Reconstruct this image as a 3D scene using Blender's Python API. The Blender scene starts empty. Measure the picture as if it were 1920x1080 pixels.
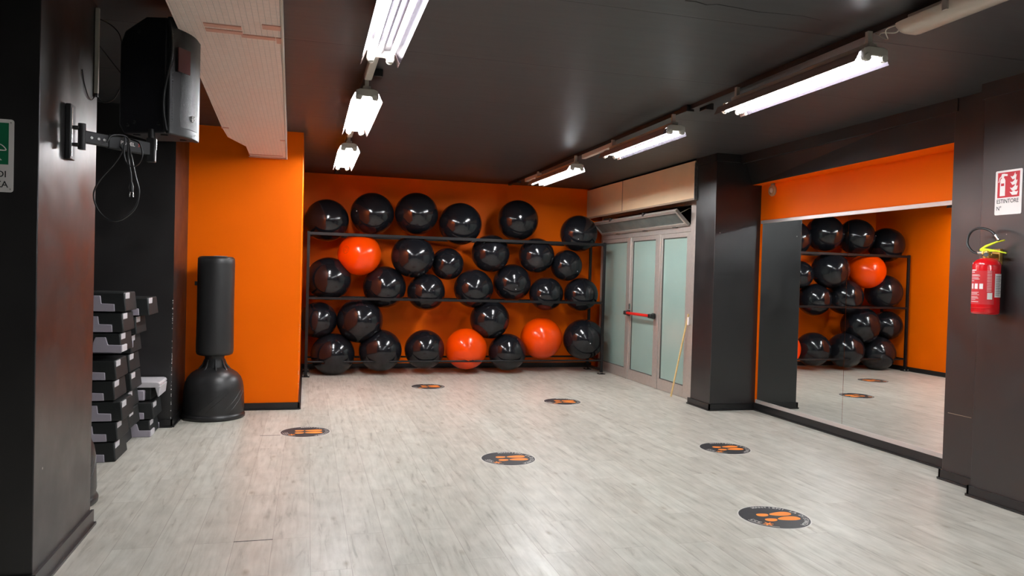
import bpy, bmesh, math, random
from mathutils import Vector, Matrix
random.seed(7)
C = bpy.context.scene.collection
SC = bpy.context.scene

# ------------------------------------------------------------------ camera
YAW, PITCH, ROLL, FPX = 0.268168057, -0.017784515, 0.0271695816, 1400.0
CAM = Vector((0, 0, 1.5))
fw = Vector((math.sin(YAW)*math.cos(PITCH), math.cos(YAW)*math.cos(PITCH), math.sin(PITCH)))
rt = Vector((math.cos(YAW), -math.sin(YAW), 0)); up = rt.cross(fw)
r2 = rt*math.cos(ROLL) + up*math.sin(ROLL); u2 = -rt*math.sin(ROLL) + up*math.cos(ROLL)
cd = bpy.data.cameras.new('camera'); cam = bpy.data.objects.new('camera', cd); C.objects.link(cam)
cd.sensor_fit = 'HORIZONTAL'; cd.sensor_width = 36; cd.lens = FPX/1920*36; cd.clip_start = .05
cam.matrix_world = Matrix(((r2.x, u2.x, -fw.x, CAM.x), (r2.y, u2.y, -fw.y, CAM.y), (r2.z, u2.z, -fw.z, CAM.z), (0, 0, 0, 1)))
SC.camera = cam
# ------------------------------------------------------------------ world, exposure
w = bpy.data.worlds.new('world'); SC.world = w; w.use_nodes = True
w.node_tree.nodes['Background'].inputs[0].default_value = (.9, .95, 1, 1)
w.node_tree.nodes['Background'].inputs[1].default_value = 0.02
vs = SC.view_settings
vs.view_transform = 'Standard'; vs.look = 'None'; vs.gamma = 1; vs.exposure = 1.88; vs.use_curve_mapping = False
TUBE = 34.0          # emission of a lit fluorescent tube

# ------------------------------------------------------------------ materials
def nodes(m): return m.node_tree.nodes, m.node_tree.links
def mat(name, col, rough=.5, metal=0, spec=.5, noise=0, nscale=20, bump=0, bscale=60, coat=0, emis=None, es=0, aniso=None, rvar=0):
    m = bpy.data.materials.new(name); m.use_nodes = True
    n, l = nodes(m); b = n['Principled BSDF']
    b.inputs['Base Color'].default_value = (*col, 1); b.inputs['Roughness'].default_value = rough
    b.inputs['Metallic'].default_value = metal; b.inputs['Specular IOR Level'].default_value = spec
    if coat: b.inputs['Coat Weight'].default_value = coat; b.inputs['Coat Roughness'].default_value = .06
    if emis: b.inputs['Emission Color'].default_value = (*emis, 1); b.inputs['Emission Strength'].default_value = es
    tc = n.new('ShaderNodeTexCoord')
    if noise or rvar:
        nz = n.new('ShaderNodeTexNoise'); nz.inputs['Scale'].default_value = nscale; nz.inputs['Detail'].default_value = 5
        l.new(tc.outputs['Object'], nz.inputs['Vector'])
    if noise:
        mp = n.new('ShaderNodeMapRange'); mp.inputs[1].default_value = .3; mp.inputs[2].default_value = .7
        mp.inputs[3].default_value = 1-noise; mp.inputs[4].default_value = 1+noise
        l.new(nz.outputs['Fac'], mp.inputs[0])
        vm = n.new('ShaderNodeVectorMath'); vm.operation = 'SCALE'; vm.inputs[0].default_value = col
        l.new(mp.outputs[0], vm.inputs['Scale']); l.new(vm.outputs[0], b.inputs['Base Color'])
    if rvar:
        mr = n.new('ShaderNodeMapRange'); mr.inputs[1].default_value = .3; mr.inputs[2].default_value = .7
        mr.inputs[3].default_value = rough-rvar; mr.inputs[4].default_value = rough+rvar
        l.new(nz.outputs['Fac'], mr.inputs[0]); l.new(mr.outputs[0], b.inputs['Roughness'])
    if bump:
        nb = n.new('ShaderNodeTexNoise'); nb.inputs['Scale'].default_value = bscale; nb.inputs['Detail'].default_value = 3
        l.new(tc.outputs['Object'], nb.inputs['Vector'])
        bp = n.new('ShaderNodeBump'); bp.inputs['Strength'].default_value = bump; bp.inputs['Distance'].default_value = .005
        l.new(nb.outputs['Fac'], bp.inputs['Height']); l.new(bp.outputs[0], b.inputs['Normal'])
    return m

def floor_mat():
    m = bpy.data.materials.new('grey_oak_planks'); m.use_nodes = True; n, l = nodes(m); b = n['Principled BSDF']
    g = n.new('ShaderNodeNewGeometry'); sep = n.new('ShaderNodeSeparateXYZ'); l.new(g.outputs['Position'], sep.inputs[0])
    def math_(op, a, bb):
        q = n.new('ShaderNodeMath'); q.operation = op
        for i, v in enumerate((a, bb)):
            if isinstance(v, (int, float)): q.inputs[i].default_value = v
            else: l.new(v, q.inputs[i])
        return q.outputs[0]
    u = math_('ADD', sep.outputs['Y'], -4.30+27*1.35); v = math_('ADD', sep.outputs['X'], .354+40*.201)
    cb = n.new('ShaderNodeCombineXYZ'); l.new(u, cb.inputs[0]); l.new(v, cb.inputs[1])
    br = n.new('ShaderNodeTexBrick'); l.new(cb.outputs[0], br.inputs['Vector'])
    br.offset = .37; br.offset_frequency = 2; br.squash = 1; br.squash_frequency = 1
    for k, val in (('Scale', 1), ('Mortar Size', .0016), ('Mortar Smooth', .3), ('Bias', 0), ('Brick Width', 1.35), ('Row Height', .201)): br.inputs[k].default_value = val
    br.inputs['Color1'].default_value = (.512, .496, .442, 1); br.inputs['Color2'].default_value = (.585, .575, .518, 1); br.inputs['Mortar'].default_value = (.36, .33, .29, 1)
    # grain, stretched along the plank and shifted per plank
    cmb = n.new('ShaderNodeCombineXYZ'); 
    l.new(math_('MULTIPLY', sep.outputs['X'], 26), cmb.inputs[0]); l.new(math_('MULTIPLY', sep.outputs['Y'], 2.6), cmb.inputs[1])
    l.new(math_('MULTIPLY', br.outputs['Color'], 60), cmb.inputs[2])
    nz = n.new('ShaderNodeTexNoise'); nz.inputs['Scale'].default_value = 1; nz.inputs['Detail'].default_value = 7; nz.inputs['Roughness'].default_value = .62; nz.inputs['Distortion'].default_value = .6
    l.new(cmb.outputs[0], nz.inputs['Vector'])
    rmp = n.new('ShaderNodeValToRGB'); e = rmp.color_ramp.elements
    e[0].position = .28; e[0].color = (.60, .58, .55, 1); e[1].position = .62; e[1].color = (1.05, 1.05, 1.05, 1)
    el = rmp.color_ramp.elements.new(.42); el.color = (.92, .91, .895, 1)
    l.new(nz.outputs['Fac'], rmp.inputs[0])
    n2 = n.new('ShaderNodeTexNoise'); n2.inputs['Scale'].default_value = 1.0; n2.inputs['Detail'].default_value = 4
    c2 = n.new('ShaderNodeCombineXYZ'); l.new(math_('MULTIPLY', sep.outputs['X'], 9), c2.inputs[0]); l.new(math_('MULTIPLY', sep.outputs['Y'], 5), c2.inputs[1]); l.new(c2.outputs[0], n2.inputs['Vector'])
    r2_ = n.new('ShaderNodeValToRGB'); e = r2_.color_ramp.elements
    e[0].position = .3; e[0].color = (.84, .84, .82, 1); e[1].position = .65; e[1].color = (1.03, 1.02, 1.0, 1); l.new(n2.outputs['Fac'], r2_.inputs[0])
    # knots
    vo = n.new('ShaderNodeTexVoronoi'); vo.inputs['Scale'].default_value = 1
    c3 = n.new('ShaderNodeCombineXYZ'); l.new(math_('MULTIPLY', sep.outputs['X'], 6), c3.inputs[0]); l.new(math_('MULTIPLY', sep.outputs['Y'], 2.4), c3.inputs[1]); l.new(c3.outputs[0], vo.inputs['Vector'])
    r3 = n.new('ShaderNodeValToRGB'); e = r3.color_ramp.elements
    e[0].position = .02; e[0].color = (.62, .57, .50, 1); e[1].position = .13; e[1].color = (1, 1, 1, 1); l.new(vo.outputs['Distance'], r3.inputs[0])
    def mul(a, bb):
        x = n.new('ShaderNodeMix'); x.data_type = 'RGBA'; x.blend_type = 'MULTIPLY'; x.inputs[0].default_value = 1
        l.new(a, x.inputs[6]); l.new(bb, x.inputs[7]); return x.outputs[2]
    col = mul(mul(mul(br.outputs['Color'], rmp.outputs[0]), r2_.outputs[0]), r3.outputs[0])
    l.new(col, b.inputs['Base Color'])
    b.inputs['Specular IOR Level'].default_value = .5
    mr = n.new('ShaderNodeMapRange'); mr.inputs[1].default_value = .3; mr.inputs[2].default_value = .7; mr.inputs[3].default_value = .42; mr.inputs[4].default_value = .30
    l.new(nz.outputs['Fac'], mr.inputs[0]); l.new(mr.outputs[0], b.inputs['Roughness'])
    bp = n.new('ShaderNodeBump'); bp.inputs['Strength'].default_value = .25; bp.inputs['Distance'].default_value = .001
    l.new(nz.outputs['Fac'], bp.inputs['Height']); l.new(bp.outputs[0], b.inputs['Normal'])
    return m

def ceiling_mat():
    m = bpy.data.materials.new('dark_painted_panels'); m.use_nodes = True; n, l = nodes(m); b = n['Principled BSDF']
    g = n.new('ShaderNodeNewGeometry'); sep = n.new('ShaderNodeSeparateXYZ'); l.new(g.outputs['Position'], sep.inputs[0])
    wob = n.new('ShaderNodeTexNoise'); wob.inputs['Scale'].default_value = .8; l.new(g.outputs['Position'], wob.inputs['Vector'])
    a = n.new('ShaderNodeMath'); a.operation = 'MULTIPLY_ADD'; l.new(wob.outputs['Fac'], a.inputs[0]); a.inputs[1].default_value = .03; l.new(sep.outputs['Y'], a.inputs[2])
    s = n.new('ShaderNodeMath'); s.operation = 'ADD'; l.new(a.outputs[0], s.inputs[0]); s.inputs[1].default_value = -4.965+24.0
    md = n.new('ShaderNodeMath'); md.operation = 'PINGPONG'; l.new(s.outputs[0], md.inputs[0]); md.inputs[1].default_value = .6
    rp = n.new('ShaderNodeMapRange'); rp.inputs[1].default_value = 0; rp.inputs[2].default_value = .012; rp.inputs[3].default_value = .0; rp.inputs[4].default_value = 1
    l.new(md.outputs[0], rp.inputs[0])
    nz = n.new('ShaderNodeTexNoise'); nz.inputs['Scale'].default_value = 3; nz.inputs['Detail'].default_value = 5
    mp = n.new('ShaderNodeMapping'); mp.inputs['Scale'].default_value = (.6, 5, 1); l.new(g.outputs['Position'], mp.inputs[0]); l.new(mp.outputs[0], nz.inputs['Vector'])
    cr = n.new('ShaderNodeValToRGB'); e = cr.color_ramp.elements; e[0].position = .3; e[0].color = (.034, .034, .036, 1); e[1].position = .7; e[1].color = (.044, .044, .046, 1)
    l.new(nz.outputs['Fac'], cr.inputs[0])
    x = n.new('ShaderNodeMix'); x.data_type = 'RGBA'; l.new(rp.outputs[0], x.inputs[0]); x.inputs[6].default_value = (.008, .007, .007, 1); l.new(cr.outputs[0], x.inputs[7])
    l.new(x.outputs[2], b.inputs['Base Color'])
    b.inputs['Roughness'].default_value = .46
    ad = n.new('ShaderNodeMath'); ad.operation = 'MULTIPLY_ADD'; l.new(nz.outputs['Fac'], ad.inputs[0]); ad.inputs[1].default_value = .5; l.new(rp.outputs[0], ad.inputs[2])
    bp = n.new('ShaderNodeBump'); bp.inputs['Strength'].default_value = .35; bp.inputs['Distance'].default_value = .004
    l.new(ad.outputs[0], bp.inputs['Height']); l.new(bp.outputs[0], b.inputs['Normal'])
    return m

def black_wall_mat():
    # satin black paint with sparse white chips
    m = mat('black_wall_paint', (.016, .0145, .0145), .34, spec=.75, bump=.12, bscale=9, rvar=.06, nscale=4)
    n, l = nodes(m); b = n['Principled BSDF']
    g = n.new('ShaderNodeNewGeometry'); vo = n.new('ShaderNodeTexVoronoi'); vo.inputs['Scale'].default_value = 2.7
    l.new(g.outputs['Position'], vo.inputs['Vector'])
    cr = n.new('ShaderNodeValToRGB'); e = cr.color_ramp.elements
    e[0].position = .014; e[0].color = (.45, .43, .40, 1); e[1].position = .02; e[1].color = (.016, .0145, .0145, 1)
    l.new(vo.outputs['Distance'], cr.inputs[0]); l.new(cr.outputs[0], b.inputs['Base Color'])
    return m

def duct_mat():
    m = bpy.data.materials.new('foil_insulation'); m.use_nodes = True; n, l = nodes(m); b = n['Principled BSDF']
    g = n.new('ShaderNodeNewGeometry'); mp = n.new('ShaderNodeMapping'); l.new(g.outputs['Position'], mp.inputs[0])
    mp.inputs['Rotation'].default_value = (0, 0, math.radians(90))
    br = n.new('ShaderNodeTexBrick'); l.new(mp.outputs[0], br.inputs['Vector'])
    for k, v in (('Scale', 1), ('Mortar Size', .0025), ('Mortar Smooth', 1), ('Brick Width', .045), ('Row Height', .03)): br.inputs[k].default_value = v
    br.offset = 0
    br.inputs['Color1'].default_value = (.87, .70, .62, 1); br.inputs['Color2'].default_value = (.90, .74, .66, 1); br.inputs['Mortar'].default_value = (.68, .58, .52, 1)  # pink tint puts the orange wall's bounced light into the foil colour
    l.new(br.outputs['Color'], b.inputs['Base Color'])
    b.inputs['Roughness'].default_value = .45; b.inputs['Metallic'].default_value = .05
    nz = n.new('ShaderNodeTexNoise'); nz.inputs['Scale'].default_value = 60; l.new(g.outputs['Position'], nz.inputs['Vector'])
    ad = n.new('ShaderNodeMath'); ad.operation = 'MULTIPLY_ADD'; l.new(nz.outputs['Fac'], ad.inputs[0]); ad.inputs[1].default_value = .6; l.new(br.outputs['Fac'], ad.inputs[2])
    bp = n.new('ShaderNodeBump'); bp.inputs['Strength'].default_value = .5; bp.inputs['Distance'].default_value = .003; bp.invert = True
    l.new(ad.outputs[0], bp.inputs['Height']); l.new(bp.outputs[0], b.inputs['Normal'])
    return m

M = dict(
    floor=floor_mat(), ceiling=ceiling_mat(), black=black_wall_mat(), duct=duct_mat(),
    orange=mat('orange_wall_paint', (1.0, .158, .0), .5, spec=.1, noise=.03, nscale=1.3, bump=.1, bscale=12),
    base=mat('black_baseboard', (.012, .0115, .012), .30),
    ball=mat('black_pvc', (.008, .0085, .011), .15, spec=.5, rvar=.02, nscale=3),
    ball_o=mat('orange_pvc', (.80, .062, .0), .2, spec=.4, rvar=.03, nscale=3),
    plug=mat('white_plug', (.7, .7, .7), .4),
    ink=mat('dark_red_ink', (.35, .02, .0), .4),
    rack=mat('black_metal_tube', (.007, .0065, .007), .42, spec=.3),
    steel=mat('zinc_steel', (.45, .43, .40), .35, metal=1, noise=.2, nscale=30),
    alu=mat('brushed_aluminium', (.50, .46, .42), .42, metal=.55, noise=.06, nscale=25),
    alu_dark=mat('dark_aluminium_gasket', (.06, .055, .05), .5),  # dark tone of the gaskets and hinges
    frost=mat('frosted_green_glass', (.27, .385, .345), .16, spec=.5, noise=.03, nscale=2),
    cream=mat('cream_laminate', (.80, .64, .42), .45, noise=.04, nscale=3),
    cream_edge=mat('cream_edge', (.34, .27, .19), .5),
    mirror=mat('mirror_silver', (.80, .83, .82), .008, metal=1),
    mirror_rail=mat('satin_mirror_rail', (.62, .58, .55), .38, metal=.5),
    rubber=mat('black_rubber_plastic', (.014, .014, .0145), .42, bump=.15, bscale=150),
    vinyl=mat('black_vinyl', (.017, .0165, .017), .42, bump=.25, bscale=14),
    polyb=mat('black_polyethylene', (.018, .0175, .018), .36, bump=.06, bscale=90),
    step=mat('charcoal_step_plastic', (.014, .0155, .0155), .50, spec=.35, bump=.2, bscale=120),
    grey=mat('lavender_grey_plastic', (.34, .31, .36), .45),
    lgrey=mat('light_grey_plastic', (.50, .48, .50), .45),
    white=mat('white_plastic', (.72, .68, .60), .4),
    lampw=mat('lamp_enamel', (.58, .54, .47), .4),
    refl=mat('lamp_reflector', (.30, .27, .265), .30, metal=.7),
    track=mat('black_track', (.014, .013, .013), .4),
    tube=mat('lit_tube', (1, 1, 1), .4, emis=(.95, .98, 1.0), es=TUBE),
    tube_dim=mat('weakly_lit_tube', (1, 1, 1), .4, emis=(.93, .88, 1.0), es=TUBE*.12),
    tube_strong=mat('brightest_tube', (1, 1, 1), .4, emis=(.96, .98, 1.0), es=TUBE*1.4),
    refl_dark=mat('darkened_reflector', (.05, .045, .055), .22, metal=.5),  # reflector colour darkened to hold down the glare of its tubes
    refl_out=mat('pinkish_reflector_back', (.30, .21, .185), .45),
    tube_soft=mat('softly_lit_tube', (1, 1, 1), .4, emis=(.95, .96, 1.0), es=TUBE*.5),
    tube_off=mat('unlit_tube', (.75, .75, .72), .3),
    diffuser=mat('yellowed_diffuser', (.55, .48, .40), .3),
    cab=mat('speaker_cabinet', (.008, .008, .012), .42, bump=.4, bscale=220),
    cabf=mat('speaker_front_trim', (.016, .017, .018), .38, spec=.4),
    grille=mat('speaker_grille', (.012, .015, .015), .32, spec=.22, bump=.4, bscale=500),
    chrome=mat('pale_metal', (.75, .75, .72), .25, metal=1),
    red=mat('red_enamel', (.62, .008, .012), .18, coat=.6),
    redbar=mat('red_push_bar', (.65, .02, .015), .35),
    redlab=mat('red_label', (.55, .03, .035), .35),
    lime=mat('lime_levers', (.62, .72, .02), .35),
    brass=mat('brass_valve', (.6, .36, .1), .35, metal=.8),
    signw=mat('white_sign', (.74, .70, .68), .35),
    signr=mat('red_sign_panel', (.48, .008, .02), .35),
    signg=mat('green_sign_panel', (.01, .16, .07), .35),
    signk=mat('black_print', (.02, .02, .02), .5),
    sticker=mat('charcoal_sticker', (.032, .032, .036), .5, spec=.3, noise=.1),
    stickw=mat('white_sticker_print', (.62, .60, .56), .4),
    sticko=mat('orange_sticker_print', (.95, .27, .04), .5, spec=.3),
    wood=mat('pale_wood', (.72, .52, .22), .5, noise=.1),
    tan=mat('tan_plastic', (.5, .33, .18), .4),
    pinktape=mat('beige_adhesive_tape', (.70, .38, .30), .4),
    pinkpatch=mat('dull_pink_patch', (.10, .035, .035), .25),
    panedark=mat('grey_transom_glass', (.13, .15, .14), .15, noise=.2, nscale=6),
    void=mat('dark_opening', (.004, .004, .004), .9),
)

# ------------------------------------------------------------------ geometry helpers
def BM(): return bmesh.new()
def obj(name, bm, m, parent=None, origin=(0, 0, 0), smooth=False, bevel=0, seg=2, angle=40):
    """world-space bmesh -> ONE mesh object whose origin is `origin`"""
    o_ = Vector(origin)
    if parent is not None: o_ = parent_origin[parent.name]
    bmesh.ops.translate(bm, verts=bm.verts, vec=-o_)
    bmesh.ops.recalc_face_normals(bm, faces=bm.faces)
    me = bpy.data.meshes.new(name); bm.to_mesh(me); bm.free()
    for mm in (m if isinstance(m, (list, tuple)) else [m]): me.materials.append(mm)
    if smooth:
        for p in me.polygons: p.use_smooth = True
    o = bpy.data.objects.new(name, me); C.objects.link(o)
    if bevel:
        b = o.modifiers.new('bevel', 'BEVEL'); b.width = bevel; b.segments = seg; b.limit_method = 'ANGLE'; b.angle_limit = math.radians(35)
    if smooth or bevel:
        for p in me.polygons: p.use_smooth = True
        try:
            me.set_sharp_from_angle(angle=math.radians(angle))
        except Exception: pass
    if parent is not None: o.parent = parent; parent_origin[o.name] = o_
    else: o.location = o_; parent_origin[o.name] = o_
    return o
parent_origin = {}
def thing(name, label, cat, loc=(0, 0, 0), group=None):
    o = bpy.data.objects.new(name, None); C.objects.link(o); o.location = loc; o.empty_display_size = .1
    parent_origin[o.name] = Vector(loc); o['label'] = label; o['category'] = cat
    if group: o['group'] = group
    return o
def tag(o, label, cat, group=None):
    o['label'] = label; o['category'] = cat
    if group: o['group'] = group
    return o
def struct(name, bm, m, **k):
    o = obj(name, bm, m, **k); o['kind'] = 'structure'; return o
def box(bm, x0, x1, y0, y1, z0, z1, mi=0):
    v = [bm.verts.new(p) for p in ((x0, y0, z0), (x1, y0, z0), (x1, y1, z0), (x0, y1, z0), (x0, y0, z1), (x1, y0, z1), (x1, y1, z1), (x0, y1, z1))]
    for f in ((0, 3, 2, 1), (4, 5, 6, 7), (0, 1, 5, 4), (1, 2, 6, 5), (2, 3, 7, 6), (3, 0, 4, 7)):
        bm.faces.new([v[i] for i in f]).material_index = mi
    return bm
def B(*a): return box(BM(), *a)
def frame_of(d):
    d = Vector(d).normalized(); a = Vector((0, 0, 1)) if abs(d.z) < .9 else Vector((1, 0, 0))
    s = d.cross(a).normalized(); return s, s.cross(d).normalized()
def tube(bm, pts, r, seg=10, cap=True, closed=False):
    pts = [Vector(p) for p in pts]; rs = r if isinstance(r, (list, tuple)) else [r]*len(pts); rings = []
    for i, p in enumerate(pts):
        if closed: d = pts[(i+1) % len(pts)]-pts[i-1]
        else: d = pts[min(i+1, len(pts)-1)]-pts[max(i-1, 0)]
        if i == 0: s, t = frame_of(d)
        else:
            dn = d.normalized(); s = (s-dn*s.dot(dn)).normalized(); t = s.cross(dn).normalized()
        rings.append([bm.verts.new(p+(s*math.cos(2*math.pi*k/seg)+t*math.sin(2*math.pi*k/seg))*rs[i]) for k in range(seg)])
    for i in range(len(rings)-(0 if closed else 1)):
        a, b = rings[i], rings[(i+1) % len(rings)]
        for k in range(seg): bm.faces.new((a[k], a[(k+1) % seg], b[(k+1) % seg], b[k]))
    if cap and not closed: bm.faces.new(rings[0][::-1]); bm.faces.new(rings[-1])
    return bm
def spline(pts, n=8):
    pts = [Vector(p) for p in pts]; out = []
    P = [pts[0]*2-pts[1]]+pts+[pts[-1]*2-pts[-2]]
    for i in range(1, len(P)-2):
        for k in range(n):
            t = k/n; a, b, c, d = P[i-1:i+3]
            out.append(.5*((2*b)+(c-a)*t+(2*a-5*b+4*c-d)*t*t+(3*b-a-3*c+d)*t**3))
    out.append(pts[-1]); return out
def lathe(bm, prof, c, seg=48, axis='Z'):
    rings = []; c = Vector(c)
    for r, h in prof:
        ring = []
        for k in range(seg):
            a = 2*math.pi*k/seg; x, y = r*math.cos(a), r*math.sin(a)
            q = Vector((x, y, h)) if axis == 'Z' else (Vector((h, x, y)) if axis == 'X' else Vector((x, h, y)))
            ring.append(bm.verts.new(c+q))
        rings.append(ring)
    for a, b in zip(rings, rings[1:]):
        for k in range(seg): bm.faces.new((a[k], a[(k+1) % seg], b[(k+1) % seg], b[k]))
    bm.faces.new(rings[0][::-1]); bm.faces.new(rings[-1])
    return bm
def prism(bm, poly, a0, a1, plane='XZ', mi=0):
    """polygon in a plane, extruded along the remaining axis from a0 to a1"""
    def P(p, a):
        return {'XZ': (p[0], a, p[1]), 'YZ': (a, p[0], p[1]), 'XY': (p[0], p[1], a)}[plane]
    v0 = [bm.verts.new(P(p, a0)) for p in poly]; v1 = [bm.verts.new(P(p, a1)) for p in poly]
    n = len(poly); bm.faces.new(v0[::-1]).material_index = mi; bm.faces.new(v1).material_index = mi
    for i in range(n): bm.faces.new((v0[i], v0[(i+1) % n], v1[(i+1) % n], v1[i])).material_index = mi
    return bm
_tc = {}
def text_geo(s, size=1, align='CENTER', bold=False):
    k = (s, align)
    if k not in _tc:
        cu = bpy.data.curves.new('t', 'FONT'); cu.body = s; cu.size = 1; cu.align_x = align; cu.align_y = 'CENTER'; cu.resolution_u = 3; cu.offset = .012
        o = bpy.data.objects.new('t', cu); C.objects.link(o); dg = bpy.context.evaluated_depsgraph_get()
        me = bpy.data.meshes.new_from_object(o.evaluated_get(dg))
        _tc[k] = ([tuple(v.co) for v in me.vertices], [tuple(p.vertices) for p in me.polygons])
        bpy.data.objects.remove(o); bpy.data.curves.remove(cu); bpy.data.meshes.remove(me)
    vs_, fs = _tc[k]; return [(v[0]*size, v[1]*size) for v in vs_], fs
def text(bm, s, o, ex, ey, size, align='CENTER', sx=1.0):
    """flat lettering at point o with in-plane axes ex, ey"""
    vs_, fs = text_geo(s, size, align); o, ex, ey = Vector(o), Vector(ex), Vector(ey)
    bv = [bm.verts.new(o+ex*v[0]*sx+ey*v[1]) for v in vs_]
    for f in fs:
        try: bm.faces.new([bv[i] for i in f])
        except ValueError: pass
    return bm

# ------------------------------------------------------------------ setting
H = 2.95
struct('floor', B(-3.2, 5.6, -3.6, 11.9, -.1, 0), M['floor'])
struct('ceiling', B(-3.2, 5.6, -3.6, 11.9, H, H+.1), M['ceiling'])
struct('wall_back', B(-.066, 5.6, 11.65, 11.9, 0, H), M['orange'])
struct('wall_orange_block', B(-1.19, -.066, 8.28, 11.9, 0, H), M['orange'])
struct('wall_left_pillar', B(-3.0, -1.19, 7.49, 11.9, 0, H), M['black'])
struct('wall_left', B(-3.2, -3.0, -3.6, 11.9, 0, H), M['black'])
struct('wall_left_column', B(-2.1, -1.17, 3.8, 4.735, 0, H), M['black'], bevel=.004)
struct('wall_front', B(-3.0, 4.63, -3.6, -3.4, 0, H), M['black'])
struct('wall_right_column', B(4.63, 5.6, -3.6, 4.27, 0, H), M['black'], bevel=.004)
struct('wall_right_pier', B(4.80, 5.6, 4.27, 4.69, 0, H), M['black'], bevel=.004)
struct('wall_right_mirror_recess', B(5.08, 5.6, 4.69, 7.64, 0, H), M['orange'])
struct('wall_right_pillar', B(4.49, 5.6, 7.64, 8.09, 0, H), M['black'], bevel=.004)
# the wall round the door: jamb side and above the opening
b = BM(); box(b, 4.66, 5.6, 8.09, 8.30, 0, H); box(b, 4.66, 5.6, 8.30, 11.65, 2.50, H)
struct('wall_right_over_door', b, M['black'])
struct('wall_right_outside', B(5.2, 5.6, 8.30, 11.65, 0, 2.5), M['void'])
# beam over the mirror
b = BM(); v = [b.verts.new(p) for p in ((4.805, 4.69, 2.615), (5.08, 4.69, 2.615), (5.08, 7.64, 2.615), (4.955, 7.64, 2.615), (4.805, 4.69, H), (5.08, 4.69, H), (5.08, 7.64, H), (4.84, 7.64, H))]
for f in ((0, 3, 2, 1), (4, 5, 6, 7), (0, 1, 5, 4), (1, 2, 6, 5), (2, 3, 7, 6), (3, 0, 4, 7)): b.faces.new([v[i] for i in f])
for f in b.faces: f.material_index = 0
b.faces.ensure_lookup_table(); b.faces[0].material_index = 1  # underside coloured orange for the light bounced off the orange wall
struct('trim_1', b, [M['black'], M['orange']])
# dark cornice bands under the ceiling on the right
b = BM(); box(b, 4.79, 4.83, 4.66, 7.63, 2.85, H); struct('trim_2', b, M['black'])
b = BM(); box(b, 4.615, 4.64, -3.4, 4.285, 2.84, H); box(b, 4.64, 4.80, 4.27, 4.285, 2.84, H); struct('trim_3', b, M['black'])
b = BM(); box(b, 4.475, 4.50, 7.625, 8.09, 2.86, H); box(b, 4.475, 4.85, 7.62, 7.645, 2.86, H); struct('trim_4', b, M['black'])
# two open joints between floor planks
struct('trim_5', B(-.356, -.152, 4.296, 4.303, 0, .0008), M['void'])
struct('trim_6', B(-.375, -.20, 6.995, 7.003, 0, .0008), M['void'])
struct('trim_7', B(4.797, 4.8, 4.44, 4.65, .524, .527), M['cream_edge'])

b = BM(); cr_ = [(1.866, 3.543), (1.925, 3.538), (2.000, 3.560), (2.048, 3.534), (2.181, 3.545), (2.305, 3.560), (2.412, 3.548), (2.569, 3.535), (2.706, 3.558)]
for i in range(len(cr_)-1):
    (xa, ya), (xb, yb) = cr_[i], cr_[i+1]; w0, w1 = .005*(1-i/9), .005*(1-(i+1)/9)
    v = [b.verts.new(p) for p in ((xa, ya-w0, 2.9493), (xb, yb-w1, 2.9493), (xb, yb+w1, 2.9493), (xa, ya+w0, 2.9493), (xa, ya-w0, 2.9500), (xb, yb-w1, 2.9500), (xb, yb+w1, 2.9500), (xa, ya+w0, 2.9500))]
    for f in ((0, 3, 2, 1), (4, 5, 6, 7), (0, 1, 5, 4), (1, 2, 6, 5), (2, 3, 7, 6), (3, 0, 4, 7)): b.faces.new([v[k] for k in f])
struct('trim_8', b, M['void'])

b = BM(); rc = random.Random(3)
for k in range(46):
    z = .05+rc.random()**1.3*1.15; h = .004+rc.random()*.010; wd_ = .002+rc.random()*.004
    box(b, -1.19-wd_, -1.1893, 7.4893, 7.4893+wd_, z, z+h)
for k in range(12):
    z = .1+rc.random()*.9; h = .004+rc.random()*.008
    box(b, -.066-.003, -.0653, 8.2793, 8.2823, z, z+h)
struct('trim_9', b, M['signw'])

def baseboard(name, segs, h=.075):
    """segs: list of (x0,x1,y0,y1, dirx, diry): board footprint and the side its lip grows to"""
    b = BM()
    for x0, x1, y0, y1, dx, dy in segs:
        box(b, x0, x1, y0, y1, .0, h)
        l = .014
        box(b, x0-(l if dx < 0 else 0), x1+(l if dx > 0 else 0), y0-(l if dy < 0 else 0), y1+(l if dy > 0 else 0), 0, .014)
    return struct(name, b, M['base'])
t_ = .016
baseboard('baseboard_left_column', [(-1.17, -1.17+t_, 3.79, 4.735+t_, 1, 0)], .085)
baseboard('baseboard_left_column_front', [(-2.1, -1.17, 3.784, 3.80, 0, -1)], .085)
baseboard('baseboard_left_pillar', [(-3.0, -1.175, 7.474, 7.49, 0, -1), (-1.19, -1.174, 7.474, 8.28, 1, 0)])
baseboard('baseboard_orange_block', [(-1.174, -.051, 8.264, 8.28, 0, -1), (-.066, -.05, 8.264, 11.634, 1, 0)])
baseboard('baseboard_back', [(-.05, 4.60, 11.634, 11.65, 0, -1)])
baseboard('baseboard_pillar', [(4.474, 4.49, 7.624, 8.13, -1, 0), (4.474, 5.05, 7.624, 7.64, 0, -1)])
baseboard('baseboard_mirror', [(5.055, 5.08, 4.69, 7.624, -1, 0)], .088)
baseboard('baseboard_pier', [(4.784, 4.80, 4.286, 4.705, -1, 0), (4.784, 5.06, 4.69, 4.706, 0, 1)])
baseboard('baseboard_right_column', [(4.614, 4.63, -3.4, 4.286, -1, 0), (4.614, 4.784, 4.27, 4.286, 0, 1)])

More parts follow.
